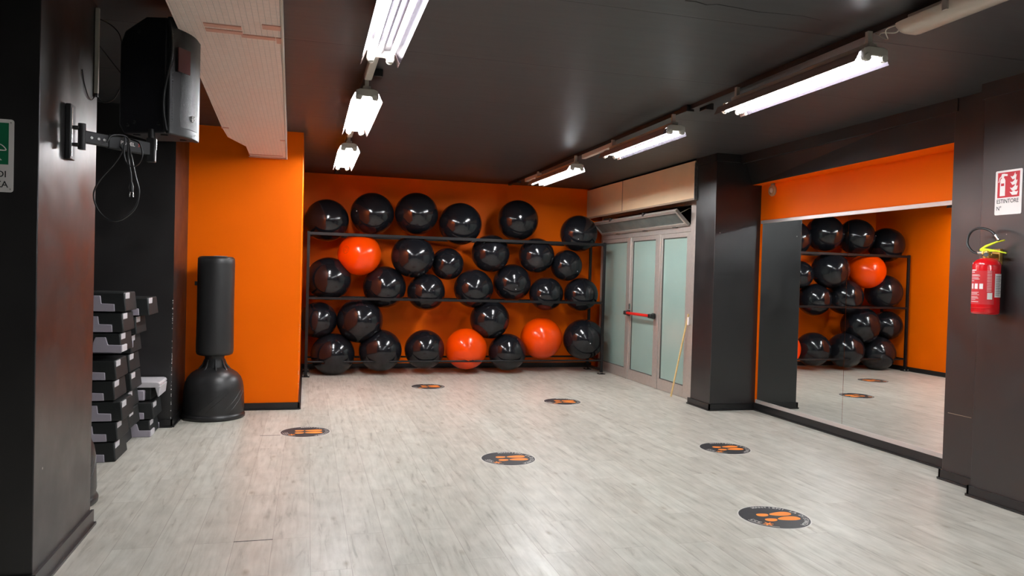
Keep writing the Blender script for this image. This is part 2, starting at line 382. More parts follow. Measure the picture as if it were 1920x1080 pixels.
# ------------------------------------------------------------------ duct
def duct():
    t = thing('air_duct', 'foil-insulated rectangular air duct under the ceiling, running into the orange wall', 'duct', (-.45, 8.2, 2.66))
    zb = lambda y: 2.658+(8.27-y)*.0337
    # outline of the underside
    L = [(-.70, -1.0), (-.70, 4.0), (-.715, 5.45), (-.737, 6.875), (-.728, 7.32), (-.60, 7.72), (-.597, 8.275)]
    Rr = [(-.05, -1.0), (-.151, 3.84), (-.235, 8.275)]
    def rx(y):
        for (xa, ya), (xb, yb) in zip(Rr, Rr[1:]):
            if ya <= y <= yb: return xa+(xb-xa)*(y-ya)/(yb-ya)
        return Rr[-1][0]
    b = BM(); rows = []
    ys = sorted(set([q[1] for q in L]+[3.84]))
    def lx(y):
        for (xa, ya), (xb, yb) in zip(L, L[1:]):
            if ya <= y <= yb: return xa+(xb-xa)*(y-ya)/(yb-ya)
        return L[-1][0]
    for y in ys:
        z = min(zb(y), 2.93)
        rows.append([b.verts.new(p) for p in ((lx(y), y, z), (rx(y), y, z), (rx(y), y, 2.945), (lx(y), y, 2.945))])
    for a, c in zip(rows, rows[1:]):
        for k in range(4): b.faces.new((a[k], a[(k+1) % 4], c[(k+1) % 4], c[k]))
    b.faces.new(rows[0][::-1]); b.faces.new(rows[-1])
    obj('duct_body', b, M['duct'], t)
    # pale corner bead along the right lower edge
    pts = [(rx(y), y, min(zb(y), 2.93)) for y in (0, 2, 4.2, 4.3, 6, 7.4, 8.27)]
    obj('corner_bead', tube(BM(), pts, .009, 6), M['lampw'], t, smooth=True)
    def strip(name, x0, x1, y, w, dz=.004):
        b = BM(); z = zb(y)-dz; box(b, x0, x1, y, y+w, z-.002, z+.006); obj(name, b, M['pinktape'], t)
    strip('tape', -.56, -.37, 4.28, .05); strip('tape', -.56, -.37, 4.36, .05)
    strip('tape', -.38, -.20, 4.40, .05); strip('tape', -.26, -.155, 4.21, .07); strip('tape', -.195, -.165, 4.40, .10)
    strip('tape', -.60, -.27, 8.10, .03); strip('end_flange', -.61, -.225, 8.22, .055, .006)
    strip('tape', -.74, -.68, 6.9, .03); strip('tape', -.27, -.225, 7.28, .03)
duct()

# ------------------------------------------------------------------ lamps
def lamp(x, y0, y1, label, tubes=(1, 1), z=2.75, group='ceiling lamps with bare fluorescent tubes', rm='refl'):
    """y0..y1 fixture run; open reflector with two tubes under a batten, hung from the track"""
    t = thing('fluorescent_lamp', label, 'lamp', (x, (y0+y1)/2, 2.86), group)
    b = BM(); box(b, x-.028, x+.028, y0+.03, y1-.03, z+.052, z+.09); obj('batten', b, M['lampw'], t, bevel=.004)
    # reflector, a thin W-shaped sheet
    P = [(-.112, -.022), (-.086, .034), (-.055, .05), (-.02, .046), (0, .022), (.02, .046), (.055, .05), (.086, .034), (.112, -.022)]
    poly = [(x+a, z+c) for a, c in P]+[(x+a, z+c+.003) for a, c in reversed(P)]
    b = prism(BM(), poly, y0+.03, y1-.03, 'XZ'); b.faces.ensure_lookup_table()
    for k, fc in enumerate(b.faces):
        if k-2 > len(P)-1: fc.material_index = 1
    for s_, q_ in ((-1, 0), (1, 0)):          # the wings run past the far lamp holder
        prism(b, [(x+s_*.112, z-.022), (x+s_*.086, z+.034), (x+s_*.084, z+.036), (x+s_*.109, z-.020)], y1-.03, y1+.06, 'XZ', 1)
    obj('reflector', b, [M[rm], M['refl_out']], t)
    for ya, s in ((y0, 1), (y1, -1)):
        b = BM()
        cp = [(-.075, -.016), (-.04, -.016), (-.03, .01), (.03, .01), (.04, -.016), (.075, -.016), (.082, .0), (.078, .05), (.05, .062), (-.05, .062), (-.078, .05), (-.082, .0)]
        prism(b, [(x+a, z+c) for a, c in cp], ya, ya+s*.028, 'XZ')
        e = obj('end_cap', b, M['lampw'], t, bevel=.004)
        for sx in (-1, 1):
            lathe_b = lathe(BM(), [(.008, 0), (.019, 0), (.021, .004), (.021, .008)], (x+sx*.055, ya-s*.006, z), 20, 'Y')
            obj('lamp_holder', lathe_b, M['white'], e, smooth=True)
        b = BM(); box(b, x-.014, x+.014, ya+s*.05, ya+s*.075, z+.09, 2.912); obj('hanger', b, M['lampw'], t)
    for sx, k in zip((-1, 1), tubes):
        if k is None: continue
        b = BM(); tube(b, [(x+sx*.055, y0+.03, z), (x+sx*.055, y1-.03, z)], .0135, 12)
        obj('tube', b, M[('tube_off', 'tube', 'tube_dim', 'tube_strong', 'tube_soft')[k]], t, smooth=True)
    return t
XL, XR = .39, 3.0
lamp(XL, 3.00, 4.50, 'near left ceiling lamp cut by the top edge, its right tube weaker', (4, 2), rm='refl_dark')
lamp(XL, 5.50, 6.95, 'middle lamp of the left ceiling row, both tubes glowing', (3, 3))
lamp(XL, 7.90, 9.45, 'farthest lamp of the left ceiling row, close to the back wall', (3, 3))
lamp(XR, 3.47, 4.92, 'brightest near lamp of the right ceiling row, both tubes lit', (3, 3), rm='refl_dark')
lamp(XR, 5.78, 7.22, 'middle lamp of the right ceiling row with only its right tube lit', (None, 1), rm='refl_dark')
lamp(XR, 8.20, 9.80, 'farthest lamp of the right ceiling row, beside the cream box panels', (3, 3))
lamp(XL, .30, 1.75, 'added unlit lamp of the left ceiling row, unseen behind the viewer', (0, 0))
lamp(XL, -2.4, -.95, 'added rear lamp of the left ceiling row, unseen behind the viewer')  # lit fixtures behind the viewer are unseen, added to light the near room
lamp(XR, -1.9, -.45, 'added rear lamp of the right ceiling row, unseen behind the viewer', (3, 3))
lamp(XR, .10, 1.55, 'added lamp of the right ceiling row, unseen behind the unlit one', (3, 3))
# closed unlit lamp
t = thing('diffuser_lamp', 'unlit yellowed plastic-covered lamp at the top right corner of the ceiling', 'lamp', (3.03, 2.5, 2.9))
prof = [(-.075, .0), (-.072, -.03), (-.05, -.058), (-.02, -.066), (.02, -.066), (.05, -.058), (.072, -.03), (.075, .0)]
def loaf(name, m, y0, y1, z0, prof, x, par):
    b = BM(); rows = []
    for y, s in ((y0, .55), (y0+.015, .8), (y0+.05, 1), (y1-.05, 1), (y1-.015, .8), (y1, .55)):
        rows.append([b.verts.new((x+px*(.7+.3*s), y, z0+pz*s)) for px, pz in prof])
    for a, c in zip(rows, rows[1:]):
        for k in range(len(prof)-1): b.faces.new((a[k], a[k+1], c[k+1], c[k]))
        b.faces.new((a[-1], a[0], c[0], c[-1]))
    b.faces.new(rows[0][::-1]); b.faces.new(rows[-1]); return obj(name, b, m, par, smooth=True)
loaf('diffuser', M['diffuser'], 1.9, 3.30, 2.88, prof, 3.03, t)
obj('batten', B(2.995, 3.065, 1.95, 3.25, 2.875, 2.915), M['lampw'], t, bevel=.004)
obj('clip', B(2.945, 2.957, 2.95, 2.98, 2.84, 2.90), M['alu'], t)
obj('clip', B(2.945, 2.957, 2.25, 2.28, 2.84, 2.90), M['alu'], t)

def light_track(x, y0, y1, label, gaps, boxes, lightbars):
    t = thing('lighting_track', label, 'track', (x, y0, 2.93))
    obj('rail', B(x-.022, x+.022, y0, y1, 2.912, 2.95), M['track'], t)
    for a, c in lightbars: obj('link_bar', B(x-.026, x+.026, a, c, 2.862, 2.912), M['lampw'], t, bevel=.006)
    for y, dx in boxes:
        o = obj('junction_box', B(x+dx-.035, x+dx+.035, y, y+.11, 2.895, 2.95), M['track'], t, bevel=.004)
light_track(XL, -3.2, 11.3, 'ceiling track carrying the left row of lamps', (), [(5.45, .07), (11.10, 0)], [(4.55, 5.46), (6.99, 7.86), (9.49, 9.9)])
light_track(XR+.06, 2.0-5.2, 11.45, 'black ceiling track carrying the right row of lamps', (), [(5.62, -.02), (5.5, .09), (10.9, 0)], [(7.26, 8.16), (9.84, 10.5)])
b = BM()
tube(b, spline([(3.02, 3.31, 2.90), (3.05, 3.38, 2.87), (3.02, 3.45, 2.885), (3.06, 3.52, 2.90)]), .004, 6)
tube(b, spline([(3.05, 3.31, 2.90), (3.00, 3.40, 2.885), (3.07, 3.47, 2.86), (3.05, 3.54, 2.91)]), .003, 6)
tag(obj('wire', b, M['white'], origin=(3.03, 3.4, 2.9), smooth=True), 'loose pale wires between the unlit lamp and the lit one beside it', 'wire')

# ------------------------------------------------------------------ ball rack
RX0, RX1, RF, RB, RB2 = -.01, 4.44, 10.75, 11.27, 11.34
def rack():
    t = thing('ball_rack', 'long black metal three-tier rack full of exercise balls along the back wall', 'rack', ((RX0+RX1)/2, 11, 0))
    s = .02
    for x in (RX0+.02, RX1-.02):
        for y in (RF, RB2):
            post = obj('post', B(x-s, x+s, y-s, y+s, .03, 2.03), M['rack'], t, bevel=.003)
            f = obj('foot_plate', B(x-.05, x+.05, y-.05, y+.05, 0, .012), M['rack'], post)
            for q in (-.035, .035): obj('bolt', lathe(BM(), [(.009, .0), (.009, .018), (.004, .024)], (x+q, y-.035, .012), 10), M['steel'], post)
        obj('base_bar', B(x-.016, x+.016, RF, RB2, .05, .08), M['rack'], t)
    for z, yb, r in ((2.0, RB, .021), (1.10, RB, .017), (.21, RB2, .014)):
        for y in (RF, yb):
            if z > 1: obj('rail', B(RX0+.02, RX1-.02, y-r, y+r, z-r, z+r), M['rack'], t, bevel=.003)
            else: obj('rail', tube(BM(), [(RX0+.02, y, z), (RX1-.02, y, z)], r, 12), M['rack'], t, smooth=True)
        for x in (RX0+.02, RX1-.02): obj('side_bar', B(x-.014, x+.014, RF, RB2, z-.014, z+.014), M['rack'], t)
rack()
BALLS = [
 (0.257, 11.015, 2.206, 0.308, 'black ball at the left end of the top tier'),
 (0.894, 11.02, 2.328, 0.313, 'second black ball from the left on the top tier'),
 (1.537, 11.02, 2.359, 0.318, 'highest black ball, third from the left on the top tier'),
 (2.197, 11.02, 2.239, 0.323, 'fourth black ball from the left on the top tier, below its left neighbour'),
 (3.092, 11.02, 2.335, 0.314, 'black ball standing alone on the right half of the top tier'),
 (4.083, 11.01, 2.171, 0.292, 'black ball at the right end of the top tier, near the doors'),
 (0.719, 10.929, 1.732, 0.309, 'orange ball just under the top rail, the upper one of the three'),
 (1.483, 10.91, 1.726, 0.315, 'big black ball just under the top rail, right of the upper orange ball'),
 (2.02, 11.03, 1.634, 0.244, 'small black ball under the top rail near the rack middle'),
 (2.675, 11.01, 1.815, 0.291, 'black ball just under the top rail, right of the small middle one'),
 (3.391, 10.971, 1.806, 0.274, 'black ball under the top rail, below the lone top ball'),
 (3.891, 10.999, 1.665, 0.246, 'small black ball under the top rail nearest the right end'),
 (0.30, 10.99, 1.37, 0.315, 'black ball at the left end of the middle tier'),
 (1.095, 11.013, 1.271, 0.311, 'second black ball from the left on the middle rail'),
 (1.707, 11.013, 1.213, 0.281, 'third black ball from the left sitting on the middle rail'),
 (2.425, 11.01, 1.276, 0.297, 'fourth black ball from the left on the middle rail'),
 (3.048, 11.101, 1.377, 0.292, 'fifth black ball on the middle tier, raised between two neighbours'),
 (3.576, 11.011, 1.218, 0.265, 'second black ball from the right on the middle rail'),
 (4.148, 11.01, 1.221, 0.268, 'black ball at the right end of the middle rail'),
 (0.171, 11.03, 0.777, 0.264, 'black ball under the middle rail at the left post'),
 (0.751, 11.0, 0.776, 0.331, 'big black ball under the middle rail, resting on the two bottom left ones'),
 (2.334, 11.006, 0.366, 0.317, 'orange ball at the middle of the bottom tier'),
 (2.69, 11.02, 0.812, 0.300, 'black ball under the middle rail, on top of the orange and black bottom balls'),
 (0.381, 11.0, 0.290, 0.309, 'black ball at the left end of the bottom tier, nearly on the floor'),
 (1.053, 10.992, 0.344, 0.311, 'second black ball from the left on the bottom tier'),
 (1.704, 11.008, 0.358, 0.296, 'third black ball on the bottom tier, left of the bottom middle orange one'),
 (2.976, 11.008, 0.316, 0.289, 'black ball on the bottom tier between the two bottom orange balls'),
 (3.549, 11.108, 0.522, 0.328, 'orange ball on the right of the bottom tier'),
 (4.218, 11.02, 0.516, 0.323, 'black ball at the right end of the bottom tier'),
]
BARS = [(RF, 2.0, .024), (RB, 2.0, .024), (RF, 1.1, .020), (RB, 1.1, .020), (RF, .21, .017), (RB2, .21, .017)]
ORANGE = (6, 21, 27)
for i, (x, y, z, r, lab) in enumerate(BALLS):
    c = Vector((x, y, z)); b = BM()
    bmesh.ops.create_uvsphere(b, u_segments=72, v_segments=48, radius=r)
    sq = .975
    tilt = Matrix.Rotation(random.uniform(-.5, .5), 3, 'X') @ Matrix.Rotation(random.uniform(-.6, .6), 3, 'Y')
    for v in b.verts:
        p = v.co; 
        # faint moulded ridges round the ball
        lat = math.asin(max(-1, min(1, p.z/r)))
        p = p*(1-.0016*(.5+.5*math.cos(lat*18)))
        p = tilt @ p; p.z *= sq
        p = p+c
        for by, bz, br in BARS:                    # soft ball dents where a rail carries it
            d = Vector((0, p.y-by, p.z-bz)); 
            if d.length < br:
                toc = Vector((0, y-by, z-bz)).normalized(); side = d-toc*d.dot(toc)
                p = Vector((p.x, by, bz))+side+toc*math.sqrt(max(0, br*br-side.length_squared))
        for j, (X2, Y2, Z2, R2, _) in enumerate(BALLS):
            if j == i: continue
            c2 = Vector((X2, Y2, Z2)); dd = c2-c; D = dd.length
            if D < r+R2:
                dn = dd/D; lim = (D*D+r*r-R2*R2)/(2*D)-.0006; h = (p-c).dot(dn)
                if h > lim: p = p-dn*(h-lim)
        p.z = max(p.z, .001); p.y = min(p.y, 11.649)
        v.co = p
    nm = 'exercise_ball'
    root = obj(nm, b, M['ball_o' if i in ORANGE else 'ball'], origin=c, smooth=True, angle=180)
    tag(root, ('shiny ' if i not in ORANGE else 'glossy ')+lab, 'exercise ball', 'exercise balls on the rack')
    if i in (1, 5, 11, 16, 17, 28):
        d = Vector((random.uniform(-.5, .5), -1, random.uniform(-.55, .1))).normalized()
        if i == 11: d = Vector((.45, -.8, -.35)).normalized()
        if i == 17: d = Vector((-.6, -.8, -.1)).normalized()
        if i == 1: d = Vector((-.75, -.65, .05)).normalized()
        q = c+Vector((d.x, d.y, d.z*sq))*r
        s_, t2 = frame_of(d); bb = BM(); rings = []
        for rr, hh in ((.008, -.004), (.008, .0), (.006, .003)):
            rings.append([bb.verts.new(q+d*hh+(s_*math.cos(a*math.pi/6)+t2*math.sin(a*math.pi/6))*rr) for a in range(12)])
        for a, e in zip(rings, rings[1:]):
            for k in range(12): bb.faces.new((a[k], a[(k+1) % 12], e[(k+1) % 12], e[k]))
        bb.faces.new(rings[-1]); bb.faces.new(rings[0][::-1])
        obj('air_plug', bb, M['plug'], root)
    if i == 6:      # round printed emblem on the upper orange ball
        d = Vector((-.66, -.72, .18)).normalized(); s_ = Vector((0, 0, 1)).cross(d).normalized(); t2 = d.cross(s_)
        bb = BM()
        def on(u, v_):
            q = d*r+s_*u+t2*v_; q = q.normalized()*(r+.0008); return c+Vector((q.x, q.y, q.z*sq))
        def ringp(r0, r1, n=32):
            va = [bb.verts.new(on(r0*math.cos(2*math.pi*k/n), r0*math.sin(2*math.pi*k/n))) for k in range(n)]
            vb = [bb.verts.new(on(r1*math.cos(2*math.pi*k/n), r1*math.sin(2*math.pi*k/n))) for k in range(n)]
            for k in range(n): bb.faces.new((va[k], va[(k+1) % n], vb[(k+1) % n], vb[k]))
        ringp(.055, .049)
        for (x0, x1, y0, y1) in ((-.036, .036, .008, .016), (-.036, -.026, -.02, .008), (-.01, 0, -.02, .008), (.02, .036, -.014, -.004), (-.03, .03, -.032, -.026), (-.02, .022, .026, .032)):
            bb.faces.new([bb.verts.new(on(a, e)) for a, e in ((x0, y0), (x1, y0), (x1, y1), (x0, y1))])
        obj('emblem', bb, M['ink'], root)

# ------------------------------------------------------------------ glazed doors, transom, cream box
DX = 4.62
def doors():
    t = bpy.data.objects.new('door_1', None); C.objects.link(t); t.location = (DX, 9.8, 0); parent_origin[t.name] = Vector((DX, 9.8, 0)); t['kind'] = 'structure'
    x0, x1 = DX, DX+.05
    b = BM()
    box(b, x0-.012, x1+.02, 8.30, 8.42, 0, 2.49); box(b, x0-.012, x1+.02, 11.28, 11.36, 0, 2.49)
    box(b, x0-.012, x1+.02, 8.42, 11.28, 2.10, 2.19); box(b, x0-.012, x1+.02, 8.42, 11.28, 2.44, 2.49)
    box(b, x0-.014, x1+.01, 9.24, 9.30, 0, 2.10); box(b, x0-.014, x1+.01, 10.20, 10.26, 0, 2.10)
    obj('door_frame', b, M['alu'], t, bevel=.003)
    for ya, yb in ((8.42, 9.24), (9.30, 10.20), (10.26, 11.28)):
        b = BM(); st = .10 if yb < 11 else .09
        zb, zt = .15, 2.04
        box(b, x0-.004, x1-.004, ya+.004, ya+st, .004, 2.098); box(b, x0-.004, x1-.004, yb-.055, yb-.004, .004, 2.098)
        box(b, x0-.004, x1-.004, ya+st, yb-.055, .004, zb); box(b, x0-.004, x1-.004, ya+st, yb-.055, zt, 2.098)
        leaf = obj('door_leaf', b, M['alu'], t, bevel=.002)
        b = BM()
        for (p, q, r_, s) in ((ya+st, ya+st+.008, zb, zt), (yb-.063, yb-.055, zb, zt), (ya+st, yb-.055, zb, zb+.008), (ya+st, yb-.055, zt-.008, zt)):
            box(b, x0+.004, x0+.022, p, q, r_, s)
        obj('gasket', b, M['alu_dark'], leaf)
        obj('glass_pane', B(x0+.016, x0+.026, ya+st, yb-.055, zb, zt), M['frost'], leaf)
    # push bar on the middle leaf
    pb = obj('push_bar', tube(BM(), [(4.545, 9.36, .985), (4.545, 10.14, .985)], .021, 16), M['redbar'], t, smooth=True); pb['label'] = 'red push bar'
    for ya, yb in ((9.30, 9.38), (10.12, 10.20)):
        b = BM(); box(b, 4.515, 4.575, ya, yb, .955, 1.015); box(b, 4.56, 4.606, ya+.015, yb-.015, .945, 1.025); obj('bar_end', b, M['rubber'], pb, bevel=.01)
    obj('lock', B(4.592, 4.606, 10.15, 10.18, 1.04, 1.12), M['chrome'], t)
    obj('latch', B(4.585, 4.608, 8.36, 8.40, .93, 1.03), M['signw'], t, bevel=.004)
    for y in (8.75, 9.65, 10.6): obj('hinge', B(4.575, 4.61, y, y+.10, 2.165, 2.185), M['alu_dark'], t)
    # tilted hopper window above, hinged at its lower edge
    P0, P1 = Vector((4.595, 0, 2.185)), Vector((4.43, 0, 2.345)); d = (P1-P0).normalized(); nrm = Vector((-d.z, 0, d.x))*-1
    Lg = (P1-P0).length*1.12
    def slab(b, y0, y1, a0, a1, h0, h1):
        vs_ = []
        for hh in (h0, h1):
            for y, a in ((y0, a0), (y1, a0), (y1, a1), (y0, a1)): q = P0+d*a+nrm*hh; vs_.append(b.verts.new((q.x, y, q.z)))
        for f in ((0, 3, 2, 1), (4, 5, 6, 7), (0, 1, 5, 4), (1, 2, 6, 5), (2, 3, 7, 6), (3, 0, 4, 7)): b.faces.new([vs_[i] for i in f])
    b = BM(); ya, yb = 8.44, 11.26
    slab(b, ya, yb, 0, .04, -.02, .02); slab(b, ya, yb, Lg-.04, Lg, -.02, .02); slab(b, ya, ya+.045, .04, Lg-.04, -.02, .02); slab(b, yb-.045, yb, .04, Lg-.04, -.02, .02)
    ts = obj('transom_sash', b, M['alu'], t, bevel=.002)
    b = BM(); slab(b, ya+.045, yb-.045, .04, Lg-.04, -.004, .004); obj('transom_pane', b, M['panedark'], ts)
    for y in (9.35, 10.5):
        b = BM(); q = P0+d*(Lg+.0); box(b, q.x-.02, q.x+.03, y, y+.05, q.z-.02, q.z+.03); obj('catch', b, M['rubber'], ts, bevel=.006)
    # stay arms at both ends
    for y in (8.46, 11.2):
        obj('stay_arm', tube(BM(), [(4.615, y, 2.40), (4.48, y, 2.33)], .006, 6), M['chrome'], ts)
doors()
t = thing('panel_box', 'cream laminate box of two panels above the glazed doors', 'box', (4.5, 9.8, 2.5))
for ya, yb in ((8.075, 10.20), (10.222, 11.648)):
    obj('front_panel', B(4.452, 4.470, ya, yb, 2.478, 2.925), M['cream'], t, bevel=.002)
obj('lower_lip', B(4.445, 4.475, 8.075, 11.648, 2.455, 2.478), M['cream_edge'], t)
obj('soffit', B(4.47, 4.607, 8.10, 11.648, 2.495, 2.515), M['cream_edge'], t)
obj('joint_strip', B(4.456, 4.466, 10.20, 10.222, 2.478, 2.925), M['rubber'], t)
b = BM(); box(b, 4.445, 4.487, 8.062, 8.075, 2.46, 2.90); obj('end_bracket', b, M['steel'], t)
# wooden stick leaning on the door
tag(obj('wooden_stick', tube(BM(), [(4.50, 8.60, .006), (4.603, 8.40, 1.07)], .011, 10), M['wood'], origin=(4.50, 8.60, 0), smooth=True), 'thin pale wooden stick leaning against the right glazed door', 'stick')

# ------------------------------------------------------------------ mirror
t = thing('wall_mirror', 'large wall mirror of two sheets framed by silver rails on the orange wall', 'mirror', (5.07, 6.2, .1))
mg = [(4.71, 6.146), (6.150, 7.575)]
for ya, yb in mg: obj('mirror_sheet', B(5.066, 5.0785, ya, yb, .125, 2.172), M['mirror'], t)
obj('mirror_rail', B(5.058, 5.0795, 4.705, 7.60, .085, .128), M['mirror_rail'], t, bevel=.002)
obj('mirror_rail', B(5.058, 5.0795, 4.705, 7.60, 2.168, 2.205), M['mirror_rail'], t, bevel=.002)
t = thing('wall_sounder', 'small round tan sounder on the orange wall above the mirror', 'alarm', (5.08, 7.41, 2.54))
obj('housing', lathe(BM(), [(.062, 0), (.066, -.012), (.060, -.026), (.040, -.030), (.036, -.022), (.012, -.018)], (5.08, 7.41, 2.535), 32, 'X'), M['tan'], t, smooth=True)
obj('cone', lathe(BM(), [(.030, -.018), (.026, -.034), (.012, -.040), (.002, -.041)], (5.08, 7.41, 2.535), 24, 'X'), M['white'], t, smooth=True)
obj('bracket', B(5.062, 5.08, 7.385, 7.44, 2.595, 2.625), M['cream_edge'], t)

# ------------------------------------------------------------------ punching bags
def punching_bag(cx, cy, label, rot=0):
    t = thing('punching_bag', label, 'punching bag', (cx, cy, 0), 'free-standing punching bags')
    prof = [(.10, .0), (.285, .0), (.296, .008), (.298, .03), (.290, .045), (.283, .052), (.284, .066), (.288, .09), (.285, .20), (.280, .29), (.270, .35), (.250, .40), (.215, .443), (.170, .473), (.125, .492), (.105, .505), (.098, .52), (.09, .53)]
    base = obj('base', lathe(BM(), prof, (cx, cy, 0), 64), M['polyb'], t, smooth=True, angle=60)
    def rad(z):
        for (ra, za), (rb, zb) in zip(prof, prof[1:]):
            if za <= z <= zb and zb > za: return ra+(rb-ra)*(z-za)/(zb-za)
        return .28
    for a0 in (-2.0, -1.75, -1.2, -.95):          # slanting moulded ribs
        pts = []
        for k in range(13):
            z = .08+.21*k/12; a = a0+rot+.85*k/12; rr = rad(z)-.001
            pts.append((cx+rr*math.cos(a), cy+rr*math.sin(a), z))
        obj('rib', tube(BM(), pts, [.001]+[.0035]*11+[.001], 6), M['polyb'], base, smooth=True)
    obj('neck', lathe(BM(), [(.11, .49), (.105, .52), (.098, .55), (.09, .58), (.092, .61), (.11, .64)], (cx, cy, 0), 40), M['rubber'], t, smooth=True)
    for k in range(8):
        a = k*math.pi/4+.2
        obj('gusset', tube(BM(), [(cx+.145*math.cos(a), cy+.145*math.sin(a), .475), (cx+.108*math.cos(a), cy+.108*math.sin(a), .525), (cx+.090*math.cos(a), cy+.090*math.sin(a), .58)], [.012, .010, .006], 8), M['polyb'], t, smooth=True)
    bp = [(.10, .628), (.150, .622), (.168, .632), (.175, .655), (.1765, .70), (.173, 1.0), (.1735, 1.3), (.174, 1.53), (.172, 1.575), (.160, 1.595), (.135, 1.603), (.06, 1.605), (.002, 1.606)]
    bag = obj('bag', lathe(BM(), bp, (cx, cy, 0), 64), M['vinyl'], t, smooth=True, angle=70)
    obj('top_seam', tube(BM(), [(cx+.169*math.cos(2*math.pi*k/48), cy+.169*math.sin(2*math.pi*k/48), 1.582) for k in range(48)], .0035, 6, closed=True), M['vinyl'], bag, smooth=True)
    obj('top_label', B(cx-.01, cx+.11, cy-.135, cy-.10, 1.6035, 1.6065), M['lgrey'], bag)
    obj('strap_buckle', B(cx-.196, cx-.170, cy-.02, cy+.02, 1.31, 1.35), M['rubber'], bag)
    return t
punching_bag(-.872, 7.955, 'black free-standing punching bag with rounded base against the orange wall')
punching_bag(-1.535, 5.16, 'punching bag mostly hidden behind the near left column, only its base edge showing', .3)

# ------------------------------------------------------------------ aerobic steps
def step(xr, y0, z0, label, group, variant=0, L=.88, W=.385, Hh=.150, flip=False):
    t = thing('aerobic_step', label, 'aerobic step', (xr-L/2, y0+W/2, z0), group)
    xl = xr-L
    def Z(z): return z0+(Hh-z if flip else z)
    b = BM(); tp = .016
    lo, hi = (xl, xr, y0, y0+W, 0), (xl+tp, xr-tp, y0+.010, y0+W-.010, Hh-.004)
    vs_ = []
    for (a, c, d, e, z) in (lo, hi): vs_ += [b.verts.new(p) for p in ((a, d, Z(z)), (c, d, Z(z)), (c, e, Z(z)), (a, e, Z(z)))]
    for f in ((0, 3, 2, 1), (4, 5, 6, 7), (0, 1, 5, 4), (1, 2, 6, 5), (2, 3, 7, 6), (3, 0, 4, 7)): b.faces.new([vs_[i] for i in f])
    obj('step_body', b, M['step'], t, bevel=.010, seg=3)
    # grey stepped feet let into the long sides
    if variant == 1: P = [(0, .0), (0, .055), (.095, .058), (.112, .115), (.182, .115), (.225, 0)]
    else: P = [(.077, .0), (.082, .056), (.170, .060), (.178, .118), (.36, .118), (.36, .0)]
    for side in (0, 1):
        for mir in (0, 1):
            poly = [((xr-a) if not mir else (xl+a), Z(z+.001)) for a, z in P]
            yy = (y0-.006, y0+.012) if side == 0 else (y0+W-.012, y0+W+.004)
            obj('foot', prism(BM(), poly, yy[0], yy[1], 'XZ'), M['grey'], t, bevel=.004)
    if variant == 1:
        obj('foot_return', B(xr-.03, xr+.006, y0-.004, y0+.15, Z(.003) if not flip else Z(.055), Z(.055) if not flip else Z(.003)), M['lgrey'], t, bevel=.006)
    # small grey corner grips on the short ends
    for xx in (xr-tp-.004, xl+tp-.006):
        za, zb = sorted((Z(.096), Z(.142)))
        obj('corner_grip', B(xx, xx+.012, y0+.02, y0+.15, za, zb), M['lgrey'], t, bevel=.003)
    return t
A = [(-1.368, 0, 2), (-1.356, .155, 2), (-1.325, .310, 0), (-1.379, .466, 2), (-1.371, .622, 0), (-1.340, .778, 1), (-1.329, .984, 0), (-1.315, 1.140, 0)]
nth = ['bottom', 'second', 'third', 'fourth', 'fifth', 'sixth', 'seventh', 'top']
for k, (xr, z, va) in enumerate(A):
    ex = ' with grey feet unfolded' if va == 1 else ''
    step(xr, 6.22, z if k != 5 else .830, '%s black step%s in the nearest stack of aerobic steps' % (nth[k], ex) if k in (0, 7) else '%s black step from the floor%s in the nearest stack' % (nth[k], ex), 'aerobic steps stacked by the left pillar', va)
Bk = [-1.425, -1.365, -1.375, -1.355, -1.370, -1.362, -1.325, -1.235]
for k, xr in enumerate(Bk):
    step(xr, 6.665, .155*k, '%s black step in the middle stack, behind the nearest stack' % nth[k] if k != 7 else 'top black step of the middle stack, pushed out to the right', 'aerobic steps stacked by the left pillar', 0)
step(-1.285, 7.08, 0, 'grey-footed bottom step of the low stack nearest the dark pillar', 'aerobic steps stacked by the left pillar', 1)
step(-1.262, 7.08, .155, 'black second step of the low stack nearest the dark pillar', 'aerobic steps stacked by the left pillar', 0)
# small upturned step with light grey shell on the rear stack
t = thing('aerobic_step', 'upturned grey step shell lying on the low stack by the dark pillar', 'aerobic step', (-1.6, 7.27, .31), 'aerobic steps stacked by the left pillar')
obj('step_body', B(-2.05, -1.30, 7.14, 7.42, .31, .425), M['step'], t, bevel=.008)
b = BM(); prism(b, [(-2.10, .425), (-1.235, .425), (-1.222, .45), (-1.228, .468), (-1.25, .475), (-2.10, .480)], 7.11, 7.45, 'XZ'); obj('grey_shell', b, M['lgrey'], t, bevel=.006)
b = BM(); prism(b, [(-1.262, .425), (-1.222, .435), (-1.232, .345), (-1.240, .345)], 7.11, 7.45, 'XZ'); obj('shell_flap', b, M['lgrey'], t, bevel=.003)
obj('foot', B(-1.46, -1.345, 7.10, 7.20, .312, .405), M['grey'], t, bevel=.012)

